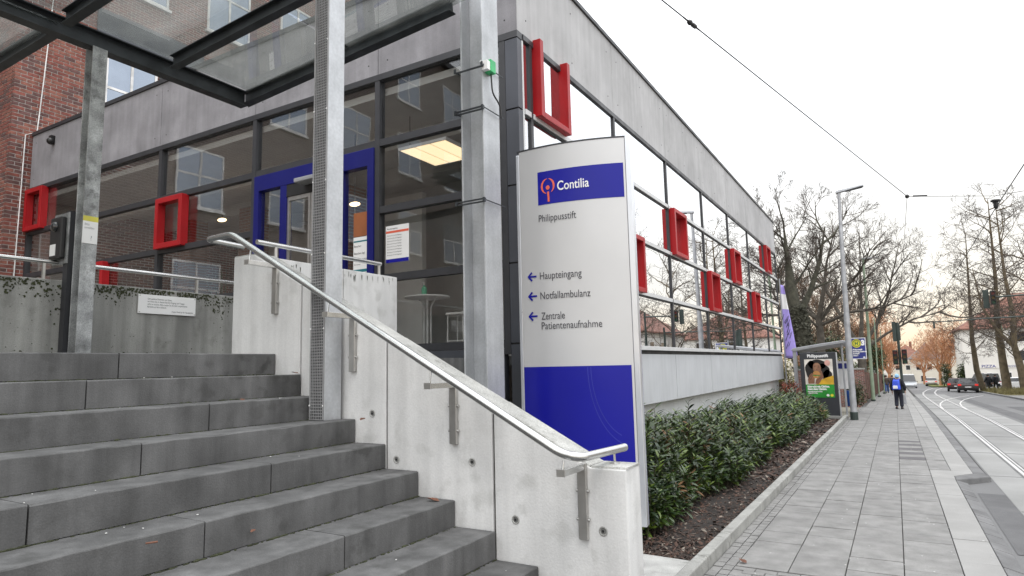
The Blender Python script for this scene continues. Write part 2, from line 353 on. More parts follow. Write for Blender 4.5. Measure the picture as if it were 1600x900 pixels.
# ------------------------------------------------------------------ ground, road, pavement
def strip(name, m, xs, ys, dz, xfun=None, parent=None):
    V = []; F = []; n = len(xs)
    for y in ys:
        for x_ in xs: V.append(((xfun(x_, y) if xfun else x_), y, zg(y)+dz))
    for i in range(len(ys)-1):
        for j in range(n-1): F.append((i*n+j, i*n+j+1, (i+1)*n+j+1, (i+1)*n+j))
    return raw(name, V, F, m, parent)
YS = [-60, -30, -10, 0, 3, 6]+list(range(9, 31, 3))+[35, 40, 50, 60, 80, 100, 130, 160, 200, 300, 400, 900]
M_ground = mat('ground_soil', (.16,.15,.12), .95, var=.3, scale=.3, bump=.5, bscale=5)
struct(strip('ground', M_ground, [-900, -60, -20, 0, 20, 60, 900], YS, -.30))
def roadx(x_, y): return x_
road = struct(strip('road', M_asph, [.5, 2, 4, 6, 7.3], YS[:-2]+[300], -.11))
track = struct(strip('tram_track_bed', M_trackc, [1.35, 1.75, 3.25, 3.7], [-60,-10,0,6]+list(range(9,31,3))+[35,40,50,60,72], -.106))
def railx(off):
    pts = []
    for y in [-40, -10, 0, 6, 12, 18, 24, 30, 36, 42, 50, 60, 70, 80, 95, 110, 125, 140]:
        c = 1.95
        if y > 62: c += (y-62)**2*.0011
        pts.append((c+off, y))
    return pts
tram = thing('tram_track', 'pair of shiny grooved steel tram rails sunk into the road with a switch', 'tram track', (1.95, 12, zg(12)-.1))
for off in (0, 1.0):
    mb = MB()
    for gx, gw in ((-.035, .06), (.045, .03)):
        pp = railx(off)
        for (a, ya), (b, yb) in zip(pp[:-1], pp[1:]):
            za, zb = zg(ya)-.098, zg(yb)-.098
            mb.hexa([(a+gx-gw/2,ya,za-.05),(a+gx+gw/2,ya,za-.05),(b+gx+gw/2,yb,zb-.05),(b+gx-gw/2,yb,zb-.05),(a+gx-gw/2,ya,za),(a+gx+gw/2,ya,za),(b+gx+gw/2,yb,zb),(b+gx-gw/2,yb,zb)])
    mb.build('rail', M_rail, tram)
    gr = MB(); pp = railx(off)
    for (a, ya), (b, yb) in zip(pp[:-1], pp[1:]):
        za, zb = zg(ya)-.101, zg(yb)-.101
        gr.hexa([(a-.005,ya,za-.05),(a+.03,ya,za-.05),(b+.03,yb,zb-.05),(b-.005,yb,zb-.05),(a-.005,ya,za),(a+.03,ya,za),(b+.03,yb,zb),(b-.005,yb,zb)])
        for s_ in (-.105, .064): gr.hexa([(a+s_,ya,za-.05),(a+s_+.035,ya,za-.05),(b+s_+.035,yb,zb-.05),(b+s_,yb,zb-.05),(a+s_,ya,za-.001),(a+s_+.035,ya,za-.001),(b+s_+.035,yb,zb-.001),(b+s_,yb,zb-.001)])
    gr.build('rail_groove', M_gut, tram)
for sgn, off in ((1, 0), (1, 1.0)):      # diverging rails of the switch
    mb = MB(); pp = [(1.95+off+((y-40)**2)*.0042, y) for y in range(40, 72, 4)]
    for (a, ya), (b, yb) in zip(pp[:-1], pp[1:]):
        za, zb = zg(ya)-.095, zg(yb)-.095
        mb.hexa([(a-.04,ya,za-.05),(a+.04,ya,za-.05),(b+.04,yb,zb-.05),(b-.04,yb,zb-.05),(a-.04,ya,za),(a+.04,ya,za),(b+.04,yb,zb),(b-.04,yb,zb)])
    mb.build('switch_rail', M_rail, tram)

for jy in (8.2, 11.6, 15.1, 19.0, 23.4, 27.9, 33.5, 40.5, 49.0):
    MB().hexa([(1.36,jy,zg(jy)-.2),(3.69,jy+.12,zg(jy)-.2),(3.69,jy+.145,zg(jy)-.2),(1.36,jy+.025,zg(jy)-.2),(1.36,jy,zg(jy)-.102),(3.69,jy+.12,zg(jy+.12)-.102),(3.69,jy+.145,zg(jy+.145)-.102),(1.36,jy+.025,zg(jy+.025)-.102)]).build('track_joint', M_gut, track)
M_patch = mat('asphalt_repair', (.095,.095,.098), .85, var=.2, scale=2, bump=.4, bscale=120, speck=.25)
for (a, b, y0, y1) in ((4.3,5.6,17,24.5),(5.0,6.6,33,44),(3.9,4.5,27,58),(.98,1.34,9,13)):
    struct(strip('asphalt_patch', M_patch, [a, (a+b)/2, b], sorted(set([y0, (y0+y1)/2, y1]+([30] if y0 < 30 < y1 else []))), -.104))
pave = struct(strip('pavement', M_joint, [-1.75, -.5, .74], YS[:-3]+[160], -.022))
pave2 = struct(strip('pavement_bay', M_joint, [.70, 1.0, 1.27], [14.6, 18, 21, 24, 27, 30, 35, 40, 50, 60, 80, 100, 160], -.026))
def slab(mb, x0, x1, y0, y1, dz, th=.05, g=.004, jit=True):
    j = (random.random()-.5)*.006 if jit else 0; k = [(random.random()-.5)*.004 for _ in range(4)] if jit else [0]*4
    za, zb = zg(y0)+dz+j, zg(y1)+dz+j
    return mb.hexa([(x0+g,y0+g,za-th),(x1-g,y0+g,za-th),(x1-g,y1-g,zb-th),(x0+g,y1-g,zb-th),(x0+g,y0+g,za+k[0]),(x1-g,y0+g,za+k[1]),(x1-g,y1-g,zb+k[2]),(x0+g,y1-g,zb+k[3])])
cols = [(-1.52,-1.04), (-1.04,-.56), (-.56,-.08), (-.08,.40)]
rest = MB(); nslab = 0
for ci, (x0, x1) in enumerate(cols):
    y = 6.85 if ci < 2 else 4.2+ci*.21
    while y < 110:
        L = random.choice([.5, .5, .75, .5, .36, .62])
        m_ = M_slab
        if ci == 3 and 15.9 < y < 20.6:
            L = .46; m_ = M_slabd if int((y-15.9)/.46) % 2 == 0 else M_slab
        if y < 26 and nslab < 250:
            slab(MB(), x0, x1, y, y+L, 0, g=.0045).build('paving_slab', m_, pave, bevel=.004 if y < 12 else 0); nslab += 1
        else:
            slab(rest, x0, x1, y, y+L, 0)
        y += L
# small setts beside the bed kerb and at the near end
y = 5.6
while y < 40:
    for i in range(2): slab(rest, -1.72+.1*i, -1.62+.1*i, y+.08*i, y+.16+.08*i, -.002, g=.005)
    y += .165
y = 4.2
r_ = 0
while y < 6.82:
    for i in range(-1, 5):
        a = max(-1.52, -1.52+.2*i+(r_ % 2)*.1); b = min(-.56, -1.52+.2*(i+1)+(r_ % 2)*.1)
        if b-a > .03: slab(rest, a, b, y, y+.105, -.001, g=.004)
    y += .105; r_ += 1
rest.build('far_paving_slabs', M_slab, pave, kind='stuff')
y = 4.0
far = MB()
while y < 110:                      # pale edge slabs: straight, then stepping out beside the bus bay
    x0, x1 = (.40, .74) if y < 13.7 else (.74, 1.06)
    if 13.69 < y < 14.74: y = 14.75; x0, x1 = .74, 1.06
    L = 1.0 if y+1 <= 13.7 or y >= 13.7 else 13.7-y
    if y < 30: slab(MB(), x0, x1, y, y+L, .002).build('edge_slab', M_slabl, pave, bevel=.004)
    else: slab(far, x0, x1, y, y+L, .002)
    y += L
MB().prism([(a, b, zg(b)+.003-.05) for a, b in [(.404,13.704),(.742,13.704),(.742,14.06),(1.055,14.5),(1.055,14.745),(.404,14.745)]], (0,0,.05)).build('edge_slab', M_slabl, pave, bevel=.004)
y = 14.75
while y < 110:
    if y < 25: slab(MB(), .40, .74, y, y+.5, 0).build('paving_slab', M_slab, pave)
    else: slab(far, .40, .74, y, y+.5, 0)
    y += .5
far.build('far_edge_slabs', M_slabl, pave, kind='stuff')
kerbs = struct(strip('kerb', M_joint, [.70, .73], [-20, 0, 6, 13.7], -.10))
y = 4.0
while y < 13.6:
    L = .33+random.random()*.12
    mb = MB(); z0, z1 = zg(y), zg(y+L); t = -.008-random.random()*.01
    mb.hexa([(.748,y+.006,z0-.3),(.925,y+.006,z0-.3),(.925,y+L-.006,z1-.3),(.748,y+L-.006,z1-.3),(.748,y+.006,z0+t),(.92,y+.006,z0+t-.05),(.92,y+L-.006,z1+t-.05),(.748,y+L-.006,z1+t)])
    mb.build('kerb_stone', M_gut, kerbs, bevel=.012); y += L
mb = MB(); mb.hexa([(.747,13.62,-.4),(1.33,14.36,-.4),(1.062,14.5,-.4),(.747,14.05,-.4),(.747,13.66,-.098),(1.31,14.38,-.125),(1.062,14.49,-.107),(.747,14.045,-.1)])
mb.build('kerb_stone', M_gut, kerbs, bevel=.02)
y = 14.52
while y < 60:
    L = 1.0; z0, z1 = zg(y), zg(y+L)
    mb = MB(); xa = 1.06+0.0*y; o = 0 if y > 15 else .02
    mb.hexa([(xa,y+.006,z0-.3),(xa+.24+o,y+.006,z0-.3),(xa+.24,y+L-.006,z1-.3),(xa,y+L-.006,z1-.3),(xa,y+.006,z0-.004),(xa+.22+o,y+.006,z0-.03),(xa+.22,y+L-.006,z1-.03),(xa,y+L-.006,z1-.004)])
    mb.build('kerb_stone', M_gut, kerbs, bevel=.012 if y < 25 else 0); y += L
# far pavement on the right, with its kerb and verge
fpv = struct(strip('far_pavement', M_slab, [7.42, 10, 13], [-60, 0, 6, 15, 30, 50, 80, 120, 300], .02))
fk = struct(strip('far_kerb', M_slabl, [7.28, 7.42], [-60, 0, 6, 15, 30, 50, 80, 120, 300], .015))
fkf = MB()
for y0, y1 in [(-60,0),(0,6),(6,15),(15,30),(30,50),(50,80),(80,120),(120,300)]:
    fkf.add([(7.28,y0,zg(y0)-.3),(7.28,y1,zg(y1)-.3),(7.28,y1,zg(y1)+.015),(7.28,y0,zg(y0)+.015)], [(0,1,2,3)])
fkf.build('kerb_face', M_gut, fk)

# ------------------------------------------------------------------ staircase
RISE = .1645; Xn = {1:-4.26, 2:-3.96, 3:-3.68, 4:-3.39, 5:-3.1, 6:-2.81, 7:-2.51, 8:-2.21, 9:-1.91, 10:-1.62, 11:-1.33, 12:-1.04, 13:-.75}
JT = {1:2.28, 2:1.95, 3:2.53, 4:1.95, 5:2.53, 6:1.93, 7:2.52, 8:1.95, 9:2.5, 10:1.95, 11:2.5, 12:1.95, 13:2.5}
stair = thing('staircase', 'wide flight of dark grey concrete block steps climbing to the hospital entrance', 'stairs', (-3, 2, 0))
Wy = 3.5
def stop_z(n): return 2.138-RISE*(n-1)
for n in range(1, 14):
    xf = Xn[n]; xb = (Xn[n-1]+.05) if n > 1 else xf-.4+.02
    xb = xf-.34 if n > 1 else xf-.42
    zt = stop_z(n); zb = zt-RISE+.0035
    cuts = sorted(set([-2.3, JT[n]-2.4, JT[n]-1.2, JT[n], 3.494]+([Wy] if 0 else [])))
    cuts = [c for c in cuts if c >= -2.3]
    # the right-hand block of each row stops short of the wall
    for a, b in zip(cuts[:-1], cuts[1:]):
        mb = MB(); j = (random.random()-.5)*.006
        ns_ = max(2, int((b-a)/.09)); V = []; F = []
        for i in range(ns_+1):
            yy = a+.004+(b-a-.008)*i/ns_; e1, e2, e3 = [random.uniform(-.0022,.0006)*(3 if random.random() < .05 else 1) for _ in range(3)]
            V += [(xb,yy,zb+j*.3),(xf+j+e3*.5,yy,zb+j*.3),(xf+j+e3*.3,yy,zt+j*.4-.006+e1),(xf+j-.002+e1,yy,zt+j*.4-.002+e1*.6),(xf+j-.007+e2,yy,zt+j*.4+e1*.3),(xb,yy,zt+j*.4)]
        for i in range(ns_):
            for q in range(6): F.append((i*6+q,i*6+(q+1) % 6,(i+1)*6+(q+1) % 6,(i+1)*6+q))
        F += [tuple(range(6))[::-1], tuple(ns_*6+q for q in range(6))]
        mb.add(V, F); mb.build('step_block', M_step, stair)
# dark bedding below the blocks
mb = MB()
for n in range(1, 14):
    mb.box(-4.9, -2.3, 0.001*n-.1, Xn[n]-.03, 3.49, stop_z(n)-RISE-.002)
mb.build('stair_core', M_joint, stair)
landing = struct(MB().box(-7.4, -2.3, 1.9, -4.676, 3.49, 2.12).build('landing', M_step))
land2 = struct(MB().box(-7.4, 3.492, 1.88, -4.82, 7.4, 2.121).build('entrance_walkway', M_step))
# litter on the steps
def leafobj(p, rz, s, label, m_=M_dry):
    mb = MB(); pts = [(0,-.5,0),(.3,-.2,.12),(.34,.15,.1),(0,.55,.05),(-.32,.15,.12),(-.28,-.2,.02),(0,0,-.02)]
    mb.add([Vector(q)*s for q in pts], [(0,1,6),(1,2,6),(2,3,6),(3,4,6),(4,5,6),(5,0,6)])
    o = mb.build('fallen_leaf', m_); o.location = p; o.rotation_euler = (.15, .1, rz); tag(o, label, 'leaf'); return o
leafobj((-2.795,2.18,1.22), .4, .035, 'brown dead leaf stuck on the front of the sixth step')
leafobj((-2.62,3.40,1.160), 1.9, .09, 'reddish dead leaf in the corner of step and white wall, lower one')
leafobj((-3.25,3.42,1.652), .2, .06, 'small rust coloured leaf lying by the foot of the perforated column')
leafobj((-3.42,3.40,1.488), 2.4, .10, 'thin red leaf on the tread below the perforated column')
leafobj((-3.98,3.45,1.985), 2.0, .06, 'pale dry leaf in the corner of the topmost steps by the wall', M_dry)
leafobj((-3.86,2.9,1.812), 1.0, .05, 'tiny tan leaf lying on the third tread from the top', M_dry)
leafobj((-1.47,6.95,.01), 1.0, .10, 'brown leaf on the pavement setts beside the bed kerb')
mb = MB()
for _ in range(22):
    n = random.randint(2, 9); xx = Xn[n]-random.uniform(.02,.27); yy = random.uniform(1.0,3.45); zz = stop_z(n)+.004
    r = random.uniform(.002,.006); mb.lathe((xx,yy,zz), [(r,0),(r*.7,.003)], 6)
for _ in range(75):
    yy = random.uniform(6.5,20); xx = random.uniform(-1.5,.7); r = random.uniform(.004,.013); mb.lathe((xx,yy,zg(yy)+.003), [(r,0),(r*.8,.003)], 6)
mb.build('paper_scraps', mat('gum_grey',(.45,.45,.44),.8), None, kind='stuff')
# grime and moss line growing in the joints at the back of the treads
mb = MB()
for n in range(2, 10):
    for _ in range(170):
        yy = random.uniform(.9,3.48); xx = Xn[n-1]+.004; z = stop_z(n)+.001; r = random.uniform(.003,.006)+(.008*random.random()**3 if math.sin(yy*5+n*2.3) > .2 else 0)
        mb.ball((xx+random.uniform(0,.008),yy,z), r, 5, 3, (1,random.uniform(1,3.5),.7))
mb.build('tread_moss', M_moss, None, kind='stuff')
# cigarette end
mb = MB(); mb.tube([(-2.72,1.60,1.307),(-2.70,1.64,1.307)], .004, 8); o = mb.build('cigarette_end', M_dry); tag(o, 'crushed cigarette end lying on a lower grey tread', 'litter')

# ------------------------------------------------------------------ stair wall (white concrete panels)
swall = thing('stair_wall', 'white concrete side wall with sloping top beside the steps', 'wall', (-3, 3.6, 0))
TW = .225
def topz(x_):
    if x_ <= -4.56: return 2.99
    if x_ >= -1.56: return 1.42
    return 2.99+(x_+4.56)/(3.0)*(1.42-2.99)
cuts = [-4.83, -3.98, -3.10, -2.22, -1.335]
for a, b in zip(cuts[:-1], cuts[1:]):
    xs = [a+.008]+[c for c in (-4.56, -1.56) if a < c < b]+[b-.008]
    poly = [(xs[0], Wy, -.3), (xs[-1], Wy, -.3)]+[(q, Wy, topz(q)-.012) for q in reversed(xs)]
    MB().prism(poly, (0, TW, 0)).build('wall_panel', M_wall, swall, bevel=.007)
poly = [(-4.80,Wy+.02,-.3),(-1.37,Wy+.02,-.3)]+[(q, Wy+.02, topz(q)-.03) for q in (-1.37,-1.56,-4.56,-4.80)]
MB().prism(poly, (0, TW-.04, 0)).build('wall_core', M_joint, swall)
for a, b in zip([-4.83,-4.56,-3.98,-3.10,-2.22,-1.56],[-4.56,-3.98,-3.10,-2.22,-1.56,-1.335]):
    za, zb = topz(a), topz(b)
    MB().hexa([(a+.004,Wy+.006,za-.0115),(b-.004,Wy+.006,zb-.0115),(b-.004,Wy+TW-.006,zb-.0115),(a+.004,Wy+TW-.006,za-.0115),(a+.004,Wy+.012,za),(b-.004,Wy+.012,zb),(b-.004,Wy+TW-.012,zb),(a+.004,Wy+TW-.012,za)]).build('wall_top', M_cope, swall)
for hx, hz in ((-3.231,1.687),(-3.007,1.379),(-2.379,1.396),(-2.065,1.07),(-1.492,1.063)):      # formwork tie cones: a rim ring round a dark plug
    h = MB()
    for i in range(16):
        t0, t1 = 2*math.pi*i/16, 2*math.pi*(i+1)/16
        ring = [(.027,-.0035),(.021,-.005),(.018,-.001)]
        h.add([(hx+r*math.cos(t),Wy+d,hz+r*math.sin(t)) for r, d in ring for t in (t0,t1)], [(0,1,3,2),(2,3,5,4)])
    h.cur = 1
    h.add([(hx+.018*math.cos(2*math.pi*i/16),Wy-.0008,hz+.018*math.sin(2*math.pi*i/16)) for i in range(16)], [tuple(range(16))])
    h.cur = 2; h.lathe((hx-.002,Wy-.003,hz), [(.008,0),(.008,.002)], 10, 'y')
    h.build('tie_hole', [M_cope, mat('tie_plug',(.16,.16,.155),.9), M_dark], swall)
# return wall beside the walkway
rwall = thing('walkway_wall', 'pale stained concrete wall standing between the stair wall and the glass front', 'wall', (-4.7, 4.5, 2))
for a, b in ((3.735,4.56),(4.57,5.36)):
    MB().box(-4.83, a, -.2, -4.60, b, 2.988).build('wall_panel', M_cope if 0 else M_wall, rwall, bevel=.006)
MB().box(-4.82, 3.74, -.2, -4.62, 5.35, 2.97).build('wall_core', M_joint, rwall)
mb = MB()
for _ in range(30):
    yy = random.uniform(3.9,5.3); l_ = abs(random.gauss(0,.045)); zt = 2.975-random.random()*.04
    w_ = random.uniform(.002,.006)
    mb.add([(-4.5965,yy-w_,zt),(-4.5965,yy+w_,zt-.01),(-4.5965,yy+w_*.4,zt-l_-.02),(-4.5965,yy-w_*.5,zt-l_)], [(0,1,2,3)])
mb.build('drip_stains', M_moss, rwall, kind='stuff')

# retaining wall at the head of the steps
bwall = thing('retaining_wall', 'grey mossy concrete wall with black algae along its top above the steps', 'wall', (-7.5, 3, 2))
for a, b in ((-2.4,1.6),(1.61,3.37),(3.38,8.2) if 0 else (3.38,7.3)):
    MB().box(-7.62, a, 1.6, -7.40, b, 2.99).build('wall_panel', M_wall2, bwall, bevel=.008)
mb = MB()
def blob(mb, y, z, r, xx=-7.3965):
    n = 7; a0 = random.random()*6
    pts = [(xx, y+r*random.uniform(.5,1.15)*math.cos(a0+6.283*i/n), z+r*random.uniform(.5,1.2)*math.sin(a0+6.283*i/n)) for i in range(n)]
    mb.add(pts, [tuple(range(n))])
for _ in range(1000):
    yy = random.uniform(2.2,5.6); cl = .5+.5*math.sin(yy*7.0)*math.sin(yy*3.1+1); d = abs(random.gauss(0, .045+.12*cl**3))+.005
    if yy < 3.3 and random.random() < .6: d *= 1.9
    if d < .5: blob(mb, yy, 2.98-d, random.uniform(.003,.013)*(1.3-d), -7.3965+random.uniform(0,.0012))
for _ in range(220):
    yy = random.uniform(2.2,5.6); d = abs(random.gauss(0,.06)); blob(mb, yy, 2.14+d, random.uniform(.003,.012), -7.3965+random.uniform(0,.0012))
for _ in range(140):
    blob(mb, random.uniform(2.2,5.6), random.uniform(2.2,2.9), random.uniform(.0015,.006), -7.3965)
mb.build('algae_patches', M_moss, bwall, kind='stuff')

# notice plaque on that wall
pl = thing('wall_plaque', 'white enamel notice plaque with dark text screwed to the mossy wall', 'sign', (-7.4, 4.48, 2.8))
MB().box(-7.388, 4.13, 2.695, -7.376, 4.835, 2.915).build('plate', M_white, pl, bevel=.002)
MB().box(-7.398, 4.15, 2.71, -7.388, 4.82, 2.90).build('back_spacer', M_dark, pl)
for yy, zz in ((4.147,2.90),(4.82,2.90),(4.147,2.71),(4.82,2.71)):
    MB().lathe((-7.376,yy,zz), [(.007,0),(.007,.004)], 8, 'x').build('screw', M_stainb, pl)
mb = MB()
for i, (tx, al, oy) in enumerate([("Sehr geehrte Patienten und Gäste,", 'LEFT', 4.235),("wir bitten Sie, in diesem Bereich Eingang und Treppe",'LEFT',4.235),("nicht zu rauchen. Bitte nutzen Sie die dafür vorgesehenen",'LEFT',4.235),("Bereiche auf dem Gelände.",'LEFT',4.235)]):
    text_mb(mb, tx, (-7.3745,oy,2.858-.031*i), (0,1,0), (0,0,1), .027, .78)
text_mb(mb, "Vielen Dank für Ihr Verständnis", (-7.3745,4.80,2.722), (0,1,0), (0,0,1), .027, .78, align='RIGHT')
mb.build('lettering', M_sprint, pl)

# ------------------------------------------------------------------ handrails
hr = thing('stair_handrail', 'stainless steel tube handrail sloping down the white stair wall', 'handrail', (-3, 3.25, 1.5))
def smoothpath(pts, r=.12, k=4):
    o = [Vector(pts[0])]
    for a, b, c in zip(pts[:-2], pts[1:-1], pts[2:]):
        a, b, c = map(Vector, (a, b, c)); ra = min(r, (a-b).length*.45); rc = min(r, (c-b).length*.45)
        p, q = b+(a-b).normalized()*ra, b+(c-b).normalized()*rc
        for i in range(k+1):
            t = i/k; o.append(p*(1-t)**2+b*2*t*(1-t)+q*t*t)
    o.append(Vector(pts[-1])); return o
RP = [(-4.84,3.60,3.09),(-4.84,3.25,3.10),(-4.52,3.25,3.105),(-1.62,3.25,1.515),(-1.50,3.25,1.500),(-1.47,3.82,1.490)]
MB().tube(smoothpath(RP, .06, 5), .0245, 14).build('rail', M_stain, hr, smooth=True)
MB().ball(RP[-1], .0246, 12, 8).build('end_cap', M_stain, hr, smooth=True)
for bx, bt, bb in ((-4.27,2.83,2.46),(-3.41,2.37,1.985),(-2.51,1.87,1.505),(-1.605,1.40,1.01)):
    br = MB().box(bx-.0275, Wy-.030, bb, bx+.0275, Wy-.001, bt+.036).build('bracket', M_stainb, hr, bevel=.003)
    MB().box(bx-.024, 3.215, bt, bx+.024, Wy-.032, bt+.036).build('bracket_arm', M_stain, br, bevel=.002)
    MB().box(bx-.0245, 3.205, bt-.001, bx+.0245, 3.2145, bt+.037).build('arm_cap', M_stainb, br)
    rz = 3.105+(bx+4.52)*(1.515-3.105)/2.9
    if bx > -1.62: rz = 1.50
    MB().tube([(bx+.0,3.235,bt+.036),(bx,3.245,rz-.02)], .006, 8).build('support_rod', M_stain, br)
    for q in (.12, .28):
        for s_ in (-1, 1):
            MB().lathe((bx+s_*.034,Wy-.016,bt-q), [(.009,-.006),(.011,0),(.009,.006)], 8, 'x').build('bolt', M_stainb, br, smooth=True)
MB().tube([(-1.462,3.64,1.42),(-1.465,3.64,1.475)], .007, 8).build('support_rod', M_stain, hr)
MB().lathe((-1.462,3.64,1.4215), [(.03,0),(.028,.006)], 14).build('rod_flange', M_stainb, hr)
hr2 = thing('walkway_handrail', 'short level stainless handrail on the wall beside the blue entrance door', 'handrail', (-4.7, 4.5, 3))
MB().tube([(-4.66,3.60,3.115),(-4.66,5.16,3.115)], .022, 12).build('rail', M_stain, hr2, smooth=True)
for yy in (3.8, 4.5, 5.14):
    MB().tube([(-4.66,yy,2.988),(-4.66,yy,3.095)], .016, 10).build('post', M_stainb, hr2)
hr3 = thing('retaining_wall_handrail', 'long thin stainless handrail running above the mossy wall', 'handrail', (-7.5, 3, 3))
MB().tube([(-7.47,-2.3,3.18),(-7.47,7.0,3.18)], .022, 12).build('rail', M_stain, hr3, smooth=True)
for yy in (-.6, 1.0, 2.6+.6, 4.9, 6.6):
    MB().box(-7.485,yy-.012,2.99,-7.455,yy+.012,3.16).build('post', M_stainb, hr3)

# ------------------------------------------------------------------ canopy
can = thing('glass_canopy', 'glass entrance canopy on dark steel beams and galvanised columns over the steps', 'canopy', (-5.4, 4.4, 2))
def icol(x0, x1, y0, y1, z0, z1, t, m_, name='column'):
    mb = MB(); ym = (y0+y1)/2
    mb.box(x0,y0,z0,x0+t,y1,z1); mb.box(x1-t,y0,z0,x1,y1,z1); mb.box(x0+t,ym-t*.4,z0,x1-t,ym+t*.4,z1)
    return mb.build(name, m_, can, bevel=.003)
cl = icol(-7.29,-7.135,3.385,3.535,2.12,5.52,.012,M_galvd)
MB().box(-7.34,3.36,2.12,-7.09,3.56,2.135).build('base_plate', M_galvd, cl)
cp = icol(-3.655,-3.505,3.305,3.465,stop_z(4),7.6,.011,M_galv)
mb = MB(); n = 7; z = stop_z(4)+.005; px0, px1 = -3.652, -3.508; step = .0215
for i in range(n+1):
    xx = px0+.012+(px1-px0-.024)*i/n; mb.box(xx-.0026,3.2975,z,xx+.0026,3.3015,7.5)
mb.box(px0,3.2965,z,px0+.011,3.3025,7.5); mb.box(px1-.011,3.2965,z,px1,3.3025,7.5)
k = 0
while z < 7.5:
    mb.box(px0+.011,3.2978,z,px1-.011,3.3012,z+.0062); z += step; k += 1
MB().box(-3.643,3.325,stop_z(4)+.003,-3.517,3.335,7.5).build('hollow_shade_sheet', M_dark, cp)  # added dark sheet, stands in for the shade in the hollow behind the holes
pf = mb.build('perforated_cover', M_perf, cp)
for zz in np.arange(1.75, 7.4, .55):
    for xx in (px0+.0055, px1-.0055): MB().lathe((xx,3.296,zz), [(.006,-.003),(.006,0)], 8, 'y').build('rivet', M_white, cp)
ch = icol(-3.865,-3.575,5.56,5.89,-.2,8.6,.02,M_galv)
hcol = ch
def clamp(z, double=True):
    c = MB()
    for dz in ((0,.03) if double else (0,)):
        c.bar((-3.91,5.53,z+dz),(-3.545,5.53,z+dz),.018,.014)
    c.bar((-3.545,5.53,z+.015),(-3.545,5.93,z+.015),.008,.010)
    c.bar((-3.91,5.525,z+.015),(-3.91,5.93,z+.015),.008,.010)
    for xx in (-3.905,-3.555): c.box(xx-.012,5.505,z-.01,xx+.012,5.518,z+.04)
    return c.build('clamp', M_beam, ch)
clamp(4.73); clamp(3.72); clamp(5.21, False)
MB().bar((-3.565,5.5,5.25),(-3.565,5.72,5.18),.012,.03).build('slotted_strap', M_stainb, ch)
def ibeam(a, b, h, wd, t=.012, name='beam'):
    a, b = Vector(a), Vector(b); mb = MB()
    u = Vector((0,0,1))*(h/2-t/2)
    mb.bar(a+u, b+u, wd, t); mb.bar(a-u, b-u, wd, t); mb.bar(a, b, t, h-2*t)
    return mb.build(name, M_beam, can)
SL = .062     # the roof rises towards the street
def bz(x_): return 5.64+(x_+7.2)*SL
ibeam((-7.27,-1.2,bz(-7.2)),(-7.27,5.36,bz(-7.2)), .20, .14)
ibeam((-3.58,-1.2,bz(-3.58)),(-3.58,4.32,bz(-3.58)), .22, .15)
for yy in (.9, 1.98, 3.10, 4.26):
    ibeam((-7.11,yy,bz(-7.11)+.03),(-3.67,yy,bz(-3.67)+.03), .15, .10, .010)
ibeam((-7.34,5.43,bz(-7.2)+.05),(-3.87,5.43,bz(-3.72)+.10), .17, .12)
ibeam((-11,5.0,5.62) if 0 else (-10.6,3.10,bz(-7.2)-.1),(-7.29,3.10,bz(-7.2)-.0),.15,.10)
ys_ = [-1.1, .9, 1.98, 3.10, 4.26, 5.48]
for a, b in zip(ys_[:-1], ys_[1:]):
    for xa, xb in ((-7.22,-5.42),(-5.38,-3.58)):
        MB().hexa([(xa,a+.01,bz(xa)+.125),(xb,a+.01,bz(xb)+.125),(xb,b-.01,bz(xb)+.125),(xa,b-.01,bz(xa)+.125),(xa,a+.01,bz(xa)+.139),(xb,a+.01,bz(xb)+.139),(xb,b-.01,bz(xb)+.139),(xa,b-.01,bz(xa)+.139)]).build('glass_pane', G_roof, can)
for a, b in zip(ys_[:-1], ys_[1:]):
    MB().hexa([(-10.7,a+.01,5.62),(-7.24,a+.01,5.66),(-7.24,b-.01,5.66),(-10.7,b-.01,5.62),(-10.7,a+.01,5.634),(-7.24,a+.01,5.674),(-7.24,b-.01,5.674),(-10.7,b-.01,5.634)]).build('glass_pane', G_roof, can) if b < 3.2 else None
# equipment on the columns
gb = thing('green_sensor_box', 'small bright green box on a strap high on the big column', 'box', (-3.56,5.6,5.2))
MB().box(-3.575+.004,5.60,5.16,-3.49,5.70,5.30).build('housing', mat('signal_green',(.03,.42,.14),.4), gb, bevel=.006)
MB().box(-3.574,5.54,5.17,-3.50,5.598,5.27).build('side_plate', M_white, gb)
MB().tube(smoothpath([(-3.53,5.66,5.16),(-3.53,5.68,4.95),(-3.52,5.82,4.86),(-3.52,5.84,4.72)],.06), .009, 8).build('cable', M_black, gb, smooth=True)
ip = thing('door_intercom', 'black video intercom with round camera on a grey plate beside the left column', 'intercom', (-7.4,3.35,3.3))
MB().box(-7.60,3.330,3.16,-7.30,3.345,3.70).build('back_plate', M_galvd, ip, bevel=.004)
MB().box(-7.565,3.275,3.21,-7.335,3.329,3.655).build('housing', M_black, ip, bevel=.015)
MB().ball((-7.45,3.275,3.55), .055, 14, 9, (1,.75,1)).build('camera_dome', mat('dome_black',(.01,.01,.012),.05,spec=.9), ip, smooth=True)
MB().box(-7.535,3.271,3.245,-7.42,3.274,3.365).build('name_label', M_white, ip)
MB().box(-7.40,3.345,2.12,-7.31,3.40,3.72).build('mounting_post', M_frame, ip)
no = MB().box(-7.1335,3.385,3.365,-7.129,3.532,3.60); o = no.build('paper_notice', M_white); tag(o, 'white notice with a yellow top edge taped round the left column', 'notice')
MB().box(-7.1287,3.385,3.60,-7.1335,3.532,3.655).build('yellow_edge', mat('notice_yellow',(.55,.50,.08),.6), o)
mb = MB(); text_mb(mb, "Bitte\nanmelden", (-7.1280,3.40,3.555), (0,1,0), (0,0,1), .036, .7); text_mb(mb, "?", (-7.1280,3.46,3.40), (0,1,0), (0,0,1), .07, .9)
mb.build('lettering', M_lampp, o)
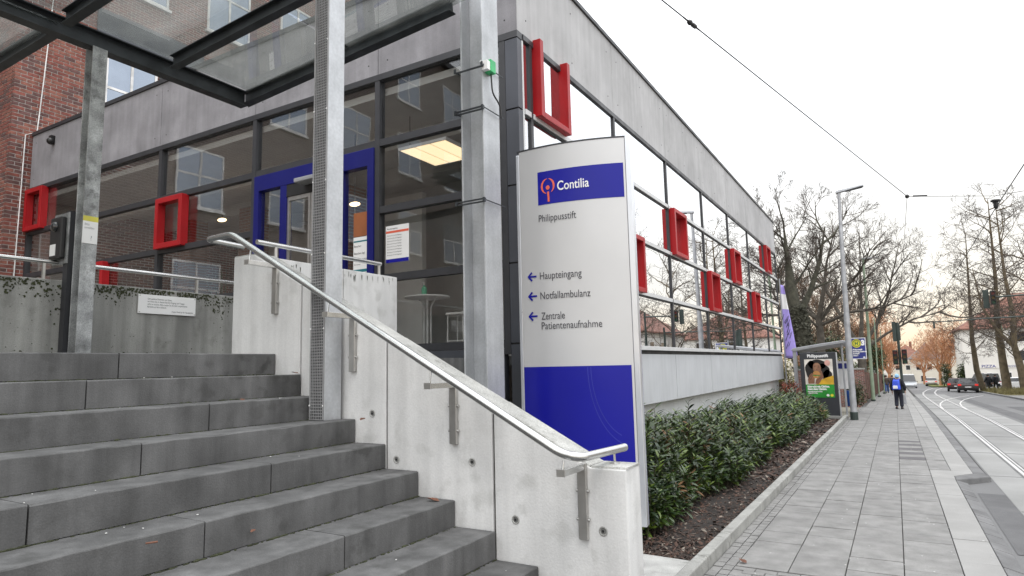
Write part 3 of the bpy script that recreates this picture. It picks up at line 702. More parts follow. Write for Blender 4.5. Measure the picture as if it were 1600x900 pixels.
# ------------------------------------------------------------------ entrance building
bld = thing('entrance_building', 'flat roofed hospital wing of glass and grey concrete with red window boxes', 'building', (-4.2, 7.45, 0))
Z = [2.3, 3.39, 4.47, 5.56, 6.65]; XF, YF = -4.2, 7.45
MX = [-18.40, -15.72, -12.74, -9.78, -6.80, -4.46]
MY = [7.82, 11.08, 14.30, 17.52, 20.72, 23.93, 27.15, 30.36]
# fascia panels, front and street side
for a, b in zip([-18.40,-15.75,-12.78,-9.78,-6.79],[-15.75,-12.78,-9.78,-6.79,-4.205]):
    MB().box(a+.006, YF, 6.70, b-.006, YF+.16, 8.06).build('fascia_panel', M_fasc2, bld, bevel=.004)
fy = [7.455]+MY[1:]
for a, b in zip(fy[:-1], fy[1:]):
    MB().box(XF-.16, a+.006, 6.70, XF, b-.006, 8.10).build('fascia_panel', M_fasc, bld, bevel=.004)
dot = MB()
for a, b in zip(fy[:-1], fy[1:]):
    for yy in (a+.25, (a+b)/2, b-.25):
        for zz in (6.95, 7.82): dot.lathe((XF,yy,zz), [(.012,-.002),(.012,.0035)], 8, 'x')
for a, b in zip([-18.40,-15.75,-12.78,-9.78,-6.79],[-15.75,-12.78,-9.78,-6.79,-4.205]):
    for xx in (a+.2, b-.2):
        for zz in (6.9, 7.85): dot.lathe((xx,YF,zz), [(.012,-.0035),(.012,.002)], 8, 'y')
dot.build('panel_fixings', M_dark, bld)
c = MB(); c.box(-18.39, YF-.03, 8.062, XF+.03, YF+.3, 8.15); c.build('coping', M_frame, bld)
c = MB(); c.box(XF-.3, YF+.302, 8.102, XF+.035, 30.40, 8.17); c.build('coping', M_frame, bld)
MB().box(-18.3, YF+.162, 7.9, XF-.162, 30.3, 8.0).build('roof', M_frame, bld)
MB().box(-18.3, YF+.06, 6.66, XF-.06, YF+.155, 8.0).build('fascia_core', M_joint, bld)
MB().box(XF-.155, YF+.2, 6.66, XF-.05, 30.3, 8.0).build('fascia_core', M_joint, bld)
MB().box(-18.38, YF-.012, 6.60, XF-.0, YF+.15, 6.698).build('fascia_sill', M_frame, bld)
MB().box(XF-.15, YF+.152, 6.62, XF+.012, 30.36, 6.698).build('fascia_sill', M_frame, bld)
# small black camera under the front coping near the brick wall
# front grid
for i, xx in enumerate(MX):
    MB().box(xx-.05, YF-.006, 2.16, xx+.05, YF+.12, 6.598).build('mullion', M_frame, bld)
for a, b in zip(MX[:-1], MX[1:]):
    for k, z in enumerate(Z[:-1]):
        if a == -9.78 and k in (0, 1, 2): continue
        MB().box(a+.05, YF-.001, z-.055, b-.05, YF+.115, z+.055).build('transom', M_frame, bld)
        if not (a == -9.78 and k < 3):
            MB().box(a+.05, YF+.055, z+.055, b-.05, YF+.067, (Z[k+1]-.055 if k < 3 else 6.598)).build('window_pane', G_front, bld)
MB().box(-6.75, YF-.001, 1.4, -4.51, YF+.10, 2.24).build('spandrel_panel', M_cornp, bld)
for z0, z1 in zip([1.2]+Z[:-1], Z[:-1]+[6.6]):
    MB().box(-4.405, YF-.004, z0+.012, XF-.004, YF+.12, z1-.012).build('corner_panel', M_cornp, bld)
MB().box(-4.40, YF+.01, 1.2, XF-.02, YF+.11, 6.6).build('corner_post', M_dark, bld)
# door set
door = thing if 0 else None
zb = 2.14
df = MB(); x0, x1 = -9.725, -6.855; ys0, ys1 = YF-.03, YF+.11
df.box(x0, ys0, zb, x0+.13, ys1, 5.50); df.box(x1-.13, ys0, zb, x1, ys1, 5.50)
df.box(x0+.13, ys0, 5.22, x1-.13, ys1, 5.50)
df.box(-9.03, ys0+.004, zb, -8.87, ys1, 5.22); df.box(-7.72, ys0+.004, zb, -7.52, ys1, 5.22)
dfo = df.build('door_frame', M_blue, bld, bevel=.004)
for a, b in ((x0+.13,-9.03),(-7.52,x1-.13)):
    MB().box(a, YF+.04, zb, b, YF+.052, 5.22).build('side_light_pane', G_front, dfo)
for a, b in ((-8.87,-8.30),(-8.29,-7.72)):
    l_ = MB(); l_.box(a,YF+.0,zb+.01,a+.05,YF+.045,5.00); l_.box(b-.05,YF,zb+.01,b,YF+.045,5.00); l_.box(a+.05,YF,zb+.01,b-.05,YF+.045,zb+.09); l_.box(a+.05,YF,4.93,b-.05,YF+.045,5.00)
    l_.build('sliding_leaf', M_stainb, dfo)
    MB().box(a+.05,YF+.018,zb+.09,b-.05,YF+.028,4.93).build('door_pane', G_front, dfo)
MB().box(-8.87,YF-.02,5.005,-7.72,YF+.10,5.218).build('door_operator', M_dark, dfo)
MB().box(-8.42,YF-.26,5.13,-7.95,YF-.031,5.20).build('sensor_canopy', M_shell, dfo, bevel=.01)
# street-side grid
for i, yy in enumerate(MY):
    MB().box(XF-.12, yy-.035, 2.336, XF+.006, yy+.035, 6.618).build('mullion', M_frame, bld)
MB().box(XF-.12, YF+.125, 2.3, XF-.005, YF+.17, 6.618).build('mullion', M_frameL, bld)
ys2 = [YF+.17]+MY
for a, b in zip(ys2[:-1], ys2[1:]):
    a_ = a+(.0 if a < 7.7 else .035)
    for k, z in enumerate(Z[:-1]):
        if k: MB().box(XF-.10, a_, z-.042, XF+.018, b-.035, z+.035).build('transom', M_frameL, bld, bevel=.003); MB().box(XF-.09, a_, z-.075, XF-.004, b-.035, z-.0425).build('gasket', M_dark, bld)
        MB().box(XF-.036, a_, z+.035, XF-.024, b-.035, (Z[k+1]-.075 if k < 3 else 6.618)).build('window_pane', G_side, bld)
MB().box(XF-.10, YF+.13, 2.255, XF+.05, 30.38, 2.334).build('window_sill', M_frameL, bld, bevel=.004)
MB().box(XF-.12, YF+.13, 2.18, XF-.03, 30.36, 2.254).build('gasket', M_dark, bld)
cy = [7.47]+MY[1:]
for a, b in zip(cy[:-1], cy[1:]):
    MB().box(XF-.05, a+.012, 1.20, XF, b-.012, 2.178).build('cladding_panel', M_clad, bld, bevel=.004)
MB().box(XF-.14, YF+.14, 1.21, XF-.0505, 30.34, 2.17).build('cladding_core', M_joint, bld)
MB().box(-18.3, YF+.25, -1.0, XF-.22, 30.25, 1.195).build('plinth', M_plinth, bld)
MB().box(-18.3, 30.25, 1.3, XF-.16, 30.34, 8.0).build('end_wall', M_fasc, bld)
# red window boxes
def redbox_side(y0, y1, z0, z1, top=True, d=.125, t=.10, tz=.085):
    xa, xb = XF-.035, XF+d; mb = MB()
    mb.box(xa, y0, z0, xb, y0+t, z1); mb.box(xa, y1-t, z0, xb, y1, z1); mb.box(xa, y0+t, z0, xb, y1-t, z0+tz)
    if top: mb.box(xa, y0+t, z1-tz, xb, y1-t, z1)
    mb.build('red_window_box', M_red, bld, bevel=.006)
def redbox_front(x0, x1, z0, z1, d=.11, t=.105):
    ya, yb = YF-d, YF+.05; mb = MB()
    mb.box(x0, ya, z0, x0+t, yb, z1); mb.box(x1-t, ya, z0, x1, yb, z1); mb.box(x0+t, ya, z0, x1-t, yb, z0+t); mb.box(x0+t, ya, z1-t, x1-t, yb, z1)
    mb.build('red_window_box', M_red, bld, bevel=.006)
redbox_side(7.90, 8.90, 5.57, 6.74, top=False)
redbox_side(11.16, 12.20, 3.37, 4.47)
for y, k in ((14.38,2),(17.60,1),(20.80,2),(24.0,1),(27.22,3)): redbox_side(y, y+1.05, Z[k]-.02, Z[k+1]-.02)
redbox_front(-18.36,-17.5,5.57,6.62); redbox_front(-12.68,-11.78,4.49,5.52); redbox_front(-15.66,-14.55,3.40,4.45)
# interior
MB().box(-18.3, YF+.13, 2.02, -4.41, 13.4, 2.138).build('interior_floor', M_intf, bld)
MB().box(-18.3, YF+.16, 6.40, XF-.3, 30.2, 6.52).build('interior_ceiling', M_intd, bld)
MB().box(-18.3, 13.4, 2.0, -4.55, 13.5, 6.4).build('interior_wall', M_int, bld)
MB().box(-7.3, 13.51, 2.0, -7.2, 30.2, 6.39).build('interior_wall', M_int, bld)
MB().box(-18.3, 13.51, 1.2, XF-.2, 30.2, 2.02).build('interior_floor', M_intf, bld)
for yy in (9.0, 10.6, 12.2): MB().box(-18.2, yy, 6.10, -4.9, yy+.25, 6.398).build('ceiling_beam', M_intd, bld)
for xx in (-10.6, -13.9, -16.4): MB().box(xx, 10.2, 2.14, xx+.5, 10.7, 6.09).build('interior_pillar', M_bricki, bld)
MB().box(-11.6, 11.6, 2.14, -9.2, 11.75, 6.09).build('interior_wall', M_int, bld)
# lamps the photograph shows lit
lt = thing('ceiling_light', 'lit warm square ceiling panel light behind the upper front glazing', 'ceiling light', (-6.6, 8.85, 5.75))
fr = MB().box(-7.12, 8.33, 5.752, -6.10, 9.37, 5.80).build('frame', M_white, lt)
for k in range(3): MB().box(-7.09+.327*k, 8.36, 5.746, -6.79+.327*k, 9.34, 5.7515).build('diffuser', E_light, lt)
for xx, yy in ((-7.0,8.5),(-6.2,9.2)): MB().tube([(xx,yy,5.8),(xx,yy,6.4)], .008, 6).build('suspension_wire', M_frame, lt)
for (xx, zz, lb) in ((-12.3,5.28,'small glowing warm wall lamp seen through the upper glass left of the door'), (-8.4,5.05,'glowing warm lamp hanging behind the blue door glass')):
    d_ = thing('wall_lamp', lb, 'lamp', (xx, 8.6, zz)); MB().ball((xx,8.6,zz), .075, 10, 6, (1.6,1,.5)).build('bulb', E_warm, d_); MB().tube([(xx,8.6,zz+.05),(xx,8.6,6.39)], .01, 6).build('stem', M_frame, d_)
# furniture inside the window
bt = thing('bar_table', 'white round standing table on thin steel legs behind the glass', 'table', (-7.03, 9.0, 2.14))
MB().lathe((-7.03,9.0,3.22), [(.36,0),(.40,.012),(.40,.035)], 28).build('tabletop', M_white, bt, smooth=True)
MB().lathe((-7.03,9.0,2.14), [(.26,0),(.24,.02),(.05,.03)], 24).build('foot_plate', M_winf, bt)
for dx, dy in ((-.075,0),(-.025,.03),(.025,-.03),(.075,0)):
    MB().tube([(-7.03+dx,9+dy,2.165),(-7.03+dx,9+dy,3.05),(-7.03+dx*1.6,9+dy*1.6,3.14),(-7.03+dx*2.8,9+dy*2.8,3.22)], .016, 8).build('leg', M_winf, bt)
so_ = thing('soap_dispenser', 'green pump bottle standing on the white standing table', 'bottle', (-7.02, 8.9, 3.255))
MB().lathe((-7.02,8.9,3.256), [(.045,0),(.048,.01),(.048,.14),(.018,.17),(.018,.19)], 14).build('bottle', mat('bottle_green',(.10,.45,.28),.3), so_, smooth=True)
MB().tube([(-7.02,8.9,3.445),(-7.02,8.9,3.50),(-7.06,8.9,3.50)], .008, 8).build('pump', M_white, so_)
bs = thing('bar_stool', 'white bar stool with slim frame beside the standing table behind glass', 'stool', (-6.42, 9.1, 2.14))
MB().box(-6.60,8.95,2.90,-6.22,9.30,2.935).build('seat', M_white, bs, bevel=.01)
MB().obox((-6.21,9.12,3.08),(.012,0,.012),(0,.15,0),(.04,0,.16)).build('backrest', M_white, bs)
for xx, yy in ((-6.57,8.98),(-6.26,8.98),(-6.57,9.27),(-6.26,9.27)): MB().tube([(xx,yy,2.90),(xx*1.0+( .02 if xx>-6.4 else -.02),yy,2.14)], .012, 8).build('leg', M_winf, bs)
MB().tube([(-6.575,8.98,2.45),(-6.255,8.98,2.45)], .010, 8).build('foot_rail', M_winf, bs)
pp = thing('potted_plant', 'spiky dark potted plant inside the low window beside the wall end', 'plant', (-11.3, 8.0, 2.14))
MB().lathe((-11.3,8.0,2.14), [(.18,0),(.24,.5),(.2,.5)], 16).build('pot', M_int, pp)
lf = MB()
for i in range(26):
    a = random.random()*6.28; t = random.uniform(.1,.9); L = random.uniform(.8,1.6)
    p0 = Vector((-11.3,8.0,2.62)); d = Vector((math.cos(a)*t*.4,math.sin(a)*t*.4,1)).normalized(); s_ = d.cross(Vector((0,0,1))).normalized()*.02
    lf.add([p0-s_,p0+s_,p0+d*L*.6+s_*.8,p0+d*L,p0+d*L*.6-s_*.8], [(0,1,2,3,4)])
lf.build('leaves', M_ever[0], pp)
# notices stuck on the glass
def poster(name, x0, x1, z0, z1, y, label, bands, lines):
    o = MB().box(x0,y-.003,z0,x1,y,z1).build(name, M_white); tag(o, label, 'notice')
    for (a, b, m_) in bands: MB().box(x0+.004,y-.0045,z0+(z1-z0)*a,x1-.004,y-.0032,z0+(z1-z0)*b).build('colour_band', m_, o)
    mb = MB()
    for tx, u, v, s_ in lines: text_mb(mb, tx, (x0+(x1-x0)*u, y-.005, z0+(z1-z0)*v), (1,0,0), (0,0,1), s_, .8)
    mb.build('lettering', M_sprint, o)
poster('window_notice', -6.66, -6.20, 3.62, 4.20, YF+.05, 'white notice with orange stripe and blue foot on the large window pane', [(.80,.86,M_orange),(.0,.10,M_sblue)],
       [("Besucherregelung", .06,.90,.036)]+[("Bitte beachten Sie unsere Regelungen", .06,.72-.075*i,.024) for i in range(8)])
poster('door_notice', -7.33, -7.02, 3.52, 4.10, YF+.036, 'white and teal notice under an orange band on the right door side light', [(.02,.10,mat('notice_teal',(.02,.18,.22),.5)),(.86,.90,mat('notice_teal2',(.02,.18,.22),.5))],
       [("Besucher:", .05,.72,.05),("Besuchen: tägl.",.05,.52,.05),("zwischen 14 und 18 Uhr",.05,.36,.036),("Bitte beachten",.05,.22,.03)])
o = MB().box(-7.33,YF+.033,4.11,-7.02,YF+.036,4.50).build('orange_notice', mat('notice_orange',(.30,.10,.035),.5)); tag(o, 'plain orange sheet on the door glass above the white and teal notice', 'notice')
poster('leaf_notice', -9.22, -9.06, 3.45, 3.95, YF+.036, 'small grey notice on the left door side light', [(.7,.9,M_sprint)], [("Info",.1,.5,.05),("Eingang",.1,.3,.035)])
cam_o = thing('security_camera', 'small black camera dome under the coping near the brick wall', 'camera', (-17.3,7.43,7.75))
MB().ball((-17.3,7.38,7.70), .09, 10, 7).build('dome', M_black, cam_o, smooth=True); MB().box(-17.36,7.36,7.74,-17.24,7.449,7.84).build('bracket', M_black, cam_o)

# ------------------------------------------------------------------ brick hospital block
bh = thing('brick_hospital', 'tall red brick hospital block with white windows behind the glass wing', 'building', (-18.42, 6.97, 0))
BX, BY = -18.42, 6.97
MB().box(-30, 9.05, -1, BX, 40, 19).build('wall', M_brickX, bh)
MB().box(-30, BY+.012, -1, -20.6, 9.049, 19).build('wall', M_brickY, bh)
MB().box(-20.599, BY+.012, -1, BX-.012, 9.049, 19).build('mortar_core', M_mort, bh)
CH, BL = .096, .27
cells = []
rows = int((12.6-3.3)/CH)
for r in range(rows):
    z = 3.3+r*CH; o_ = (r % 2)*BL/2
    y = BY-o_ if r % 2 else BY
    while y < 9.04:
        a, b = max(y, BY), min(y+BL, 9.045)
        if b-a > .03: cells.append((0 if z > 7.9 else (1 if a < 7.5 else 9), 'x', a, b, z))
        y += BL
    xx = BX-(BL/2 if r % 2 == 0 else BL)
    while xx > -20.5:
        a, b = max(xx, -20.55), min(xx+BL, BX-.12)
        if b > a: cells.append((2, 'y', a, b, z))
        xx -= BL
def brick_add(mb, c):
    _, ax, a, b, z = c; g = .0095; j = random.uniform(-.002,.003); h = CH-.021
    if ax == 'x': mb.box(BX-.11, a+(g if a > BY else 0), z, BX+j, b-g, z+h)
    else: mb.box(a+g, BY+.0+j, z, b-g, BY+.10, z+h)
cells = [c for c in cells if c[0] != 9]; cells.sort(key=lambda c: c[0])
restm = {0: MB()}
rest_b = MB()
for i, c in enumerate(cells):
    if i < 298:
        mb = MB(); brick_add(mb, c); mb.build('brick', random.choice([M_b[0],M_b[0],M_b[1],M_b[2]]), bh)
    else:
        rest_b.cur = random.choice([0,0,1,2]); brick_add(rest_b, c)
rest_b.build('lower_bricks', M_b, bh, kind='stuff')
def win_x(y0, y1, z0, z1, X, root, fr=.07, n=2, sgn=1, tr=.55):
    f = MB(); xa, xb = (X-.02, X+.03) if sgn > 0 else (X-.03, X+.02)
    xg0, xg1 = X-.005, X+.005
    f.box(xa,y0,z0,xb,y0+fr,z1); f.box(xa,y1-fr,z0,xb,y1,z1); f.box(xa,y0+fr,z0,xb,y1-fr,z0+fr); f.box(xa,y0+fr,z1-fr,xb,y1-fr,z1)
    zt = z0+(z1-z0)*tr; f.box(xa,y0+fr,zt-fr/2,xb,y1-fr,zt+fr/2)
    for i in range(1, n): yy = y0+(y1-y0)*i/n; f.box(xa+.001,yy-fr/2,z0+fr,xb-.001,yy+fr/2,z1-fr)
    w_ = f.build('window', M_winf, root)
    MB().box(X+.006,y0+fr*.5,z0+fr*.5,X+.012,y1-fr*.5,z1-fr*.5).build('pane', G_win, w_)
    MB().box(min(X,X+sgn*.09),y0-.06,z0-.08,max(X,X+sgn*.09),y1+.06,z0-.001).build('sill', M_winf, w_)
G_win = mat('reflective_window_glass', (.30,.34,.40), .04, metal=.9, var=.05)
win_x(9.08,10.55,8.5,11.28,BX,bh); 
for yy in (12.1, 15.0, 18.2, 21.4): win_x(yy,yy+1.6,8.6,11.2,BX,bh)
for yy in (8.0+1.2, 12.1, 15.0, 18.2, 21.4): win_x(yy,yy+1.6,13.1,15.6,BX,bh)
MB().box(BX,8.8,11.32,BX+.05,12.0,12.25).build('dark_lintel', M_cornp, bh)
MB().box(BX,10.62,8.5,BX+.02,11.9,11.31).build('dark_reveal', M_frame, bh)
MB().tube([(BX+.02,7.72,12.6),(BX+.02,7.60,9.6),(BX+.02,7.53,8.2),(BX+.03,7.28,8.05),(BX+.03,7.24,3.3)], .014, 6).build('conductor_cable', M_winf, bh)
# wing across the forecourt (seen mirrored in the front glazing)
bw = thing('opposite_brick_wing', 'long brick hospital wing with white windows facing the glass front', 'building', (-22, -12, 0))
MB().box(-34, -46, -1, -21.5, 4.5, 19.5).build('wall', M_brickF, bw)
for yy in range(-36, 4, 4):
    for zz in (3.8, 8.0, 12.2, 16.2):
        if zz < 5 and -21 < yy < -6: continue
        win_x(yy, yy+1.9, zz, zz+2.2, -21.5, bw)
MB().box(-34.3,-46.3,19.5,-21.2,4.8,19.8).build('roof_edge', M_frame, bw)

# ------------------------------------------------------------------ pylon sign
sg = thing('hospital_sign', 'tall curved silver and blue hospital pylon sign with white lettering and arrows', 'sign', (-3.1, 6.6, 0))
ang = R(8); ud = Vector((math.cos(ang), math.sin(ang), 0)); nr = Vector((math.sin(ang), -math.cos(ang), 0)); P0 = Vector((-2.36, 6.71, 0))
U0, U1, BUL = .13, 1.49, .12
def spt(u, z, off=0.0):
    b = BUL*(1-((u-.745)/.745)**2); sl = -2*BUL*(u-.745)/.745**2
    n_ = (nr-ud*sl).normalized()
    return P0+ud*(u-1.49)+nr*b+n_*off+Vector((0,0,z))
def skin(mb, u0, u1, z0, z1, off, th, n=14, zn=1):
    us = [u0+(u1-u0)*i/n for i in range(n+1)]
    V = [spt(u,z0,off) for u in us]+[spt(u,z1,off) for u in us]+[spt(u,z0,off-th) for u in us]+[spt(u,z1,off-th) for u in us]; k = n+1; F = []
    for i in range(n): F += [(i,i+1,k+i+1,k+i),(2*k+i+1,2*k+i,3*k+i,3*k+i+1),(k+i,k+i+1,3*k+i+1,3*k+i),(2*k+i,2*k+i+1,i+1,i)]
    F += [(0,k,3*k,2*k),(k-1,3*k-1,4*k-1,2*k-1)]
    return mb.add(V, F)
skin(MB(), U0+.03, 1.425, .32, 4.53, 0, .02, 20).build('face_panel', M_silver, sg, smooth=True)
def sbox(u0, u1, z0, z1, d0, d1, name, m_):
    mb = MB(); p = []
    for z in (z0, z1):
        for (u, d) in ((u0,d0),(u1,d0),(u1,d1),(u0,d1)): p.append(P0+ud*(u-1.49)+nr*d+Vector((0,0,z)))
    mb.hexa(p); return mb.build(name, m_, sg, bevel=.006)
sbox(1.428,1.49,.30,4.545,-.10,.022,'edge_profile',M_alu); sbox(U0-.012,U0+.028,.30,4.50,-.10,.045,'edge_profile',M_alu)
sbox(U0+.03,1.425,.32,4.5,-.09,-.02,'back_panel',M_silver); sbox(1.43,1.488,.30,4.5,-.116,-.101,'blue_rear_edge',M_sblue)
skin(MB(), U0+.0, 1.488, 4.531, 4.548, .004, .14, 14).build('top_cap', M_frame, sg)
skin(MB(), .165, 1.40, .33, 1.985, .0035, .003, 16).build('blue_field', M_sblue, sg, smooth=True)
skin(MB(), .408, 1.404, 3.845, 4.237, .0035, .003, 12).build('blue_band', M_sblue, sg, smooth=True)
def stext(name, tx, u, z, h, wid, m_, off=.006, bold=0.0):
    t = MB(); text_mb(t, tx, (0,0,0), (1,0,0), (0,1,0), 1.0, 1.0, bold=bold)
    xs = [p[0] for p in t.v]; sx = wid/(max(xs)-min(xs)); xm = min(xs); sy = h/.69
    mb = MB(); text_mb(mb, tx, None or (0,0,0), (1,0,0), (0,1,0), 1.0, 1.0, bold=bold, fn=lambda a, b: spt(u+(a-xm)*sx, z+b*sy, off), subdiv=.2)
    return mb.build(name, m_, sg)
stext('lettering', "Contilia", .655, 3.99, .105, .37, M_white, .008, .012)
stext('lettering', "Philippusstift", .411, 3.645, .082, .455, M_sprint)
stext('lettering', "Haupteingang", .406, 2.977, .082, .50, M_sprint)
stext('lettering', "Notfallambulanz", .406, 2.748, .082, .59, M_sprint)
stext('lettering', "Zentrale", .412, 2.515, .082, .285, M_sprint)
stext('lettering', "Patientenaufnahme", .412, 2.405, .082, .70, M_sprint)
def sstroke(mb, pts, wd, off=.006):
    for (a, b), (c_, d) in zip(pts[:-1], pts[1:]):
        v = Vector((c_-a, d-b)); n_ = Vector((-v.y, v.x)).normalized()*wd/2; e_ = v.normalized()*wd*.2
        mb.add([spt(a-n_.x-e_.x,b-n_.y-e_.y,off),spt(a+n_.x-e_.x,b+n_.y-e_.y,off),spt(c_+n_.x+e_.x,d+n_.y+e_.y,off),spt(c_-n_.x+e_.x,d-n_.y+e_.y,off)], [(0,3,2,1)])
for z in (3.018, 2.790, 2.560):
    mb = MB(); sstroke(mb, [(.255,z),(.358,z)], .021); sstroke(mb, [(.300,z+.045),(.255,z),(.300,z-.045)], .021, .0065); mb.build('arrow', M_sblue, sg)
lg = MB()      # open ring with a small standing figure
def arc(cx, cz, rx, rz, a0, a1, w0, w1, n=14):
    V = []
    for i in range(n+1):
        t = i/n; a = R(a0+(a1-a0)*t); w_ = w0+(w1-w0)*math.sin(math.pi*t)
        for s_ in (-.5, .5): V.append(spt(cx+(rx+s_*w_)*math.cos(a), cz+(rz+s_*w_)*math.sin(a), .0085))
    lg.add(V, [(2*i,2*i+1,2*i+3,2*i+2) for i in range(n)])
arc(.538,4.055,.075,.088,255,95,.006,.024); arc(.538,4.055,.075,.088,-55,80,.006,.024)
lg.add([spt(.538+.024*math.cos(6.283*i/14),4.038+.026*math.sin(6.283*i/14),.0085) for i in range(14)], [tuple(range(14))])
sstroke(lg, [(.541,3.985),(.546,3.875)], .024, .0085)
lg.build('ring_figure_emblem', M_orange, sg)
arcs = MB()
for rr in (.9, 1.0):      # the two pale arcs printed on the blue field
    pts = [(.95+.02+rr*.48*(1-math.cos(t))*1.0-.35*(rr-.9), 1.97-rr*.85*math.sin(t)) for t in [i*.09 for i in range(0, 15)]]
    pts = [(min(p[0],1.395), p[1]) for p in pts]; sstroke(arcs, pts, .007, .0045)
arcs.build('pale_arcs', mat('print_pale_blue',(.03,.035,.34),.4), sg)
skin(MB(), .25, 1.40, -.1, .315, -.02, .10, 8).build('plinth', M_cope, sg)

# ------------------------------------------------------------------ planting bed
bed = struct(strip('planting_bed', M_soil, [-4.45, -4.0, -3.4, -2.8, -2.3, -1.83], list(np.arange(6.62, 28.2, .8)), .03, lambda x_, y: x_))
for v in bed.data.vertices: v.co.z += random.uniform(-.02,.035)
slabo = MB().hexa([(-3.6,5.2,-.1),(-1.846,5.2,-.1),(-1.846,6.56,-.1),(-3.6,6.64,-.1),(-3.6,5.2,.06),(-1.846,5.2,.06),(-1.846,6.56,.06),(-3.6,6.64,.06)]).build('foundation_slab', M_cope); struct(slabo)
bk = thing('bed_kerb', 'weathered concrete kerb edging the planted bed along the pavement', 'kerb', (-1.78, 6, 0))
y = 3.6
while y < 27.8:
    L = 1.0; z0, z1 = zg(y), zg(y+L)
    MB().hexa([(-1.84,y+.004,z0-.2),(-1.725,y+.004,z0-.2),(-1.725,y+L-.004,z1-.2),(-1.84,y+L-.004,z1-.2),(-1.84,y+.004,z0+.125),(-1.725,y+.004,z0+.12),(-1.725,y+L-.004,z1+.12),(-1.84,y+L-.004,z1+.125)]).build('kerb_stone', M_kerb, bk, bevel=.012 if y < 16 else 0)
    y += L
MB().box(-3.9,27.8,-.5,-1.725,27.91,zg(27.8)+.12).build('kerb_stone', M_kerb, bk)
ch_ = MB()
for _ in range(9000):
    t = random.random(); yy = 6.64+20.4*t**1.7; xx = random.uniform(-3.4,-1.86); z = zg(yy)+.045+random.uniform(0,.02)
    L = random.uniform(.015,.05)*(1 if yy < 12 else 1.8); wd = L*random.uniform(.25,.5); a = random.random()*6.28; tl = random.uniform(-.5,.5)
    d = Vector((math.cos(a),math.sin(a),tl)).normalized()*L; s_ = Vector((-math.sin(a),math.cos(a),random.uniform(-.5,.5)))*wd; c_ = Vector((xx,yy,z)); t_ = Vector((0,0,.006))
    ch_.cur = random.choice([0,0,0,1,1,2] if random.random() < .6 else [0,1])
    ch_.add([c_-d, c_+s_, c_+d, c_-s_, c_+t_], [(0,1,4),(1,2,4),(2,3,4),(3,0,4)])
ch_.build('bark_mulch', M_barkm, None, kind='stuff')
# laurel hedge: real leaves
hg = thing('laurel_hedge', 'low glossy dark green laurel hedge planted in the bed along the street facade', 'hedge', (-3.1, 15, 0))
def hedge_h(y): return 1.0+.10*math.sin(y*1.9)+.07*math.sin(y*4.3+1)+.42*math.exp(-((y-7.6)/2.6)**2)
def leaf_geo(mb, p, d, L, wd, droop):
    d = d.normalized(); s_ = d.cross(Vector((0,0,1)))
    if s_.length < 1e-3: s_ = Vector((1,0,0))
    s_.normalize(); n_ = s_.cross(d); s_ = (s_+n_*random.uniform(-.6,.6)).normalized(); n_ = s_.cross(d)
    m1 = p+d*L*.35-n_*0; m2 = p+d*L*.72-n_*droop*.4*L; tip = p+d*L-n_*droop*L
    mb.add([p, m1+s_*wd*.5+n_*wd*.12, m1, m1-s_*wd*.5+n_*wd*.12, m2+s_*wd*.42+n_*wd*.1, m2, m2-s_*wd*.42+n_*wd*.1, tip],
           [(0,2,1),(0,3,2),(1,2,5,4),(2,3,6,5),(4,5,7),(5,6,7)])
stems = MB(); lv = MB(); singles = 0
ntuft = 3300
tufts = []
for _ in range(ntuft):
    yy = 6.7+21*random.random()**1.45
    w0, w1 = -3.98, -2.58-.06*math.sin(yy*2.1)-.09*math.sin(yy*.9)
    if yy < 7.4: w1 -= (7.4-yy)*.3
    xx = random.uniform(w0, w1); hx = (xx-w0)/(w1-w0); H = hedge_h(yy)*(1-max(0,(hx-.74))**1.5*2.6)*(.72+.26*random.random()+(.2*random.random() if random.random() < .13 else 0))
    if yy > 26.6: H *= max(.4, 1-(yy-26.6)*.5)
    tufts.append((yy, xx, max(.22,H), hx))
# a lower skirt on the street-facing flank
for _ in range(1000):
    yy = 6.7+21*random.random()**1.45; tufts.append((yy, -2.58-.06*math.sin(yy*2.1)-.09*math.sin(yy*.9)+random.uniform(-.12,.16)-(max(0,7.4-yy)*.3), random.uniform(.15,.6), 1.0))
tufts.sort()
for yy, xx, H, hx in tufts:
    base = Vector((xx+random.uniform(-.1,.05)-.12*max(0,hx-.6), yy+random.uniform(-.1,.1), zg(yy)+.03)); top = Vector((xx, yy, zg(yy)+H))
    if yy < 14: stems.tube([base, (base+top)/2+Vector((random.uniform(-.03,.03),0,0)), top], [.007,.005,.003], 4, cap=False)
    nl = 11 if yy < 14 else 8
    fr_ = random.choices([0,1,2,3],[.53,.20,.245,.025])[0]
    for k in range(nl):
        t = k/(nl-1); p = base.lerp(top, 1-.42*t) ; a = k*2.4+random.random()
        el = 1.0-1.0*t+random.uniform(-.5,.45); out_ = .35*hx if hx > .6 else 0
        d = Vector((math.cos(a)+out_, math.sin(a)-.1, math.sin(el)*1.35)); L = random.uniform(.085,.185)*(.75 if random.random() < .3 else 1)*(1 if yy < 14 else 1.2)
        near = yy < 9.3 and hx > .45 and singles < 296 and t < .5
        if near and random.random() < .5:
            mb = MB(); leaf_geo(mb, p, d, L, L*.27, random.uniform(.05,.35)); mb.build('leaf', M_leaf[fr_], hg); singles += 1
        else:
            lv.cur = fr_; leaf_geo(lv, p, d, L, L*.27, random.uniform(.05,.35))
lv.build('foliage', M_leaf, hg, kind='stuff'); stems.build('stems', M_stem, hg, kind='stuff')
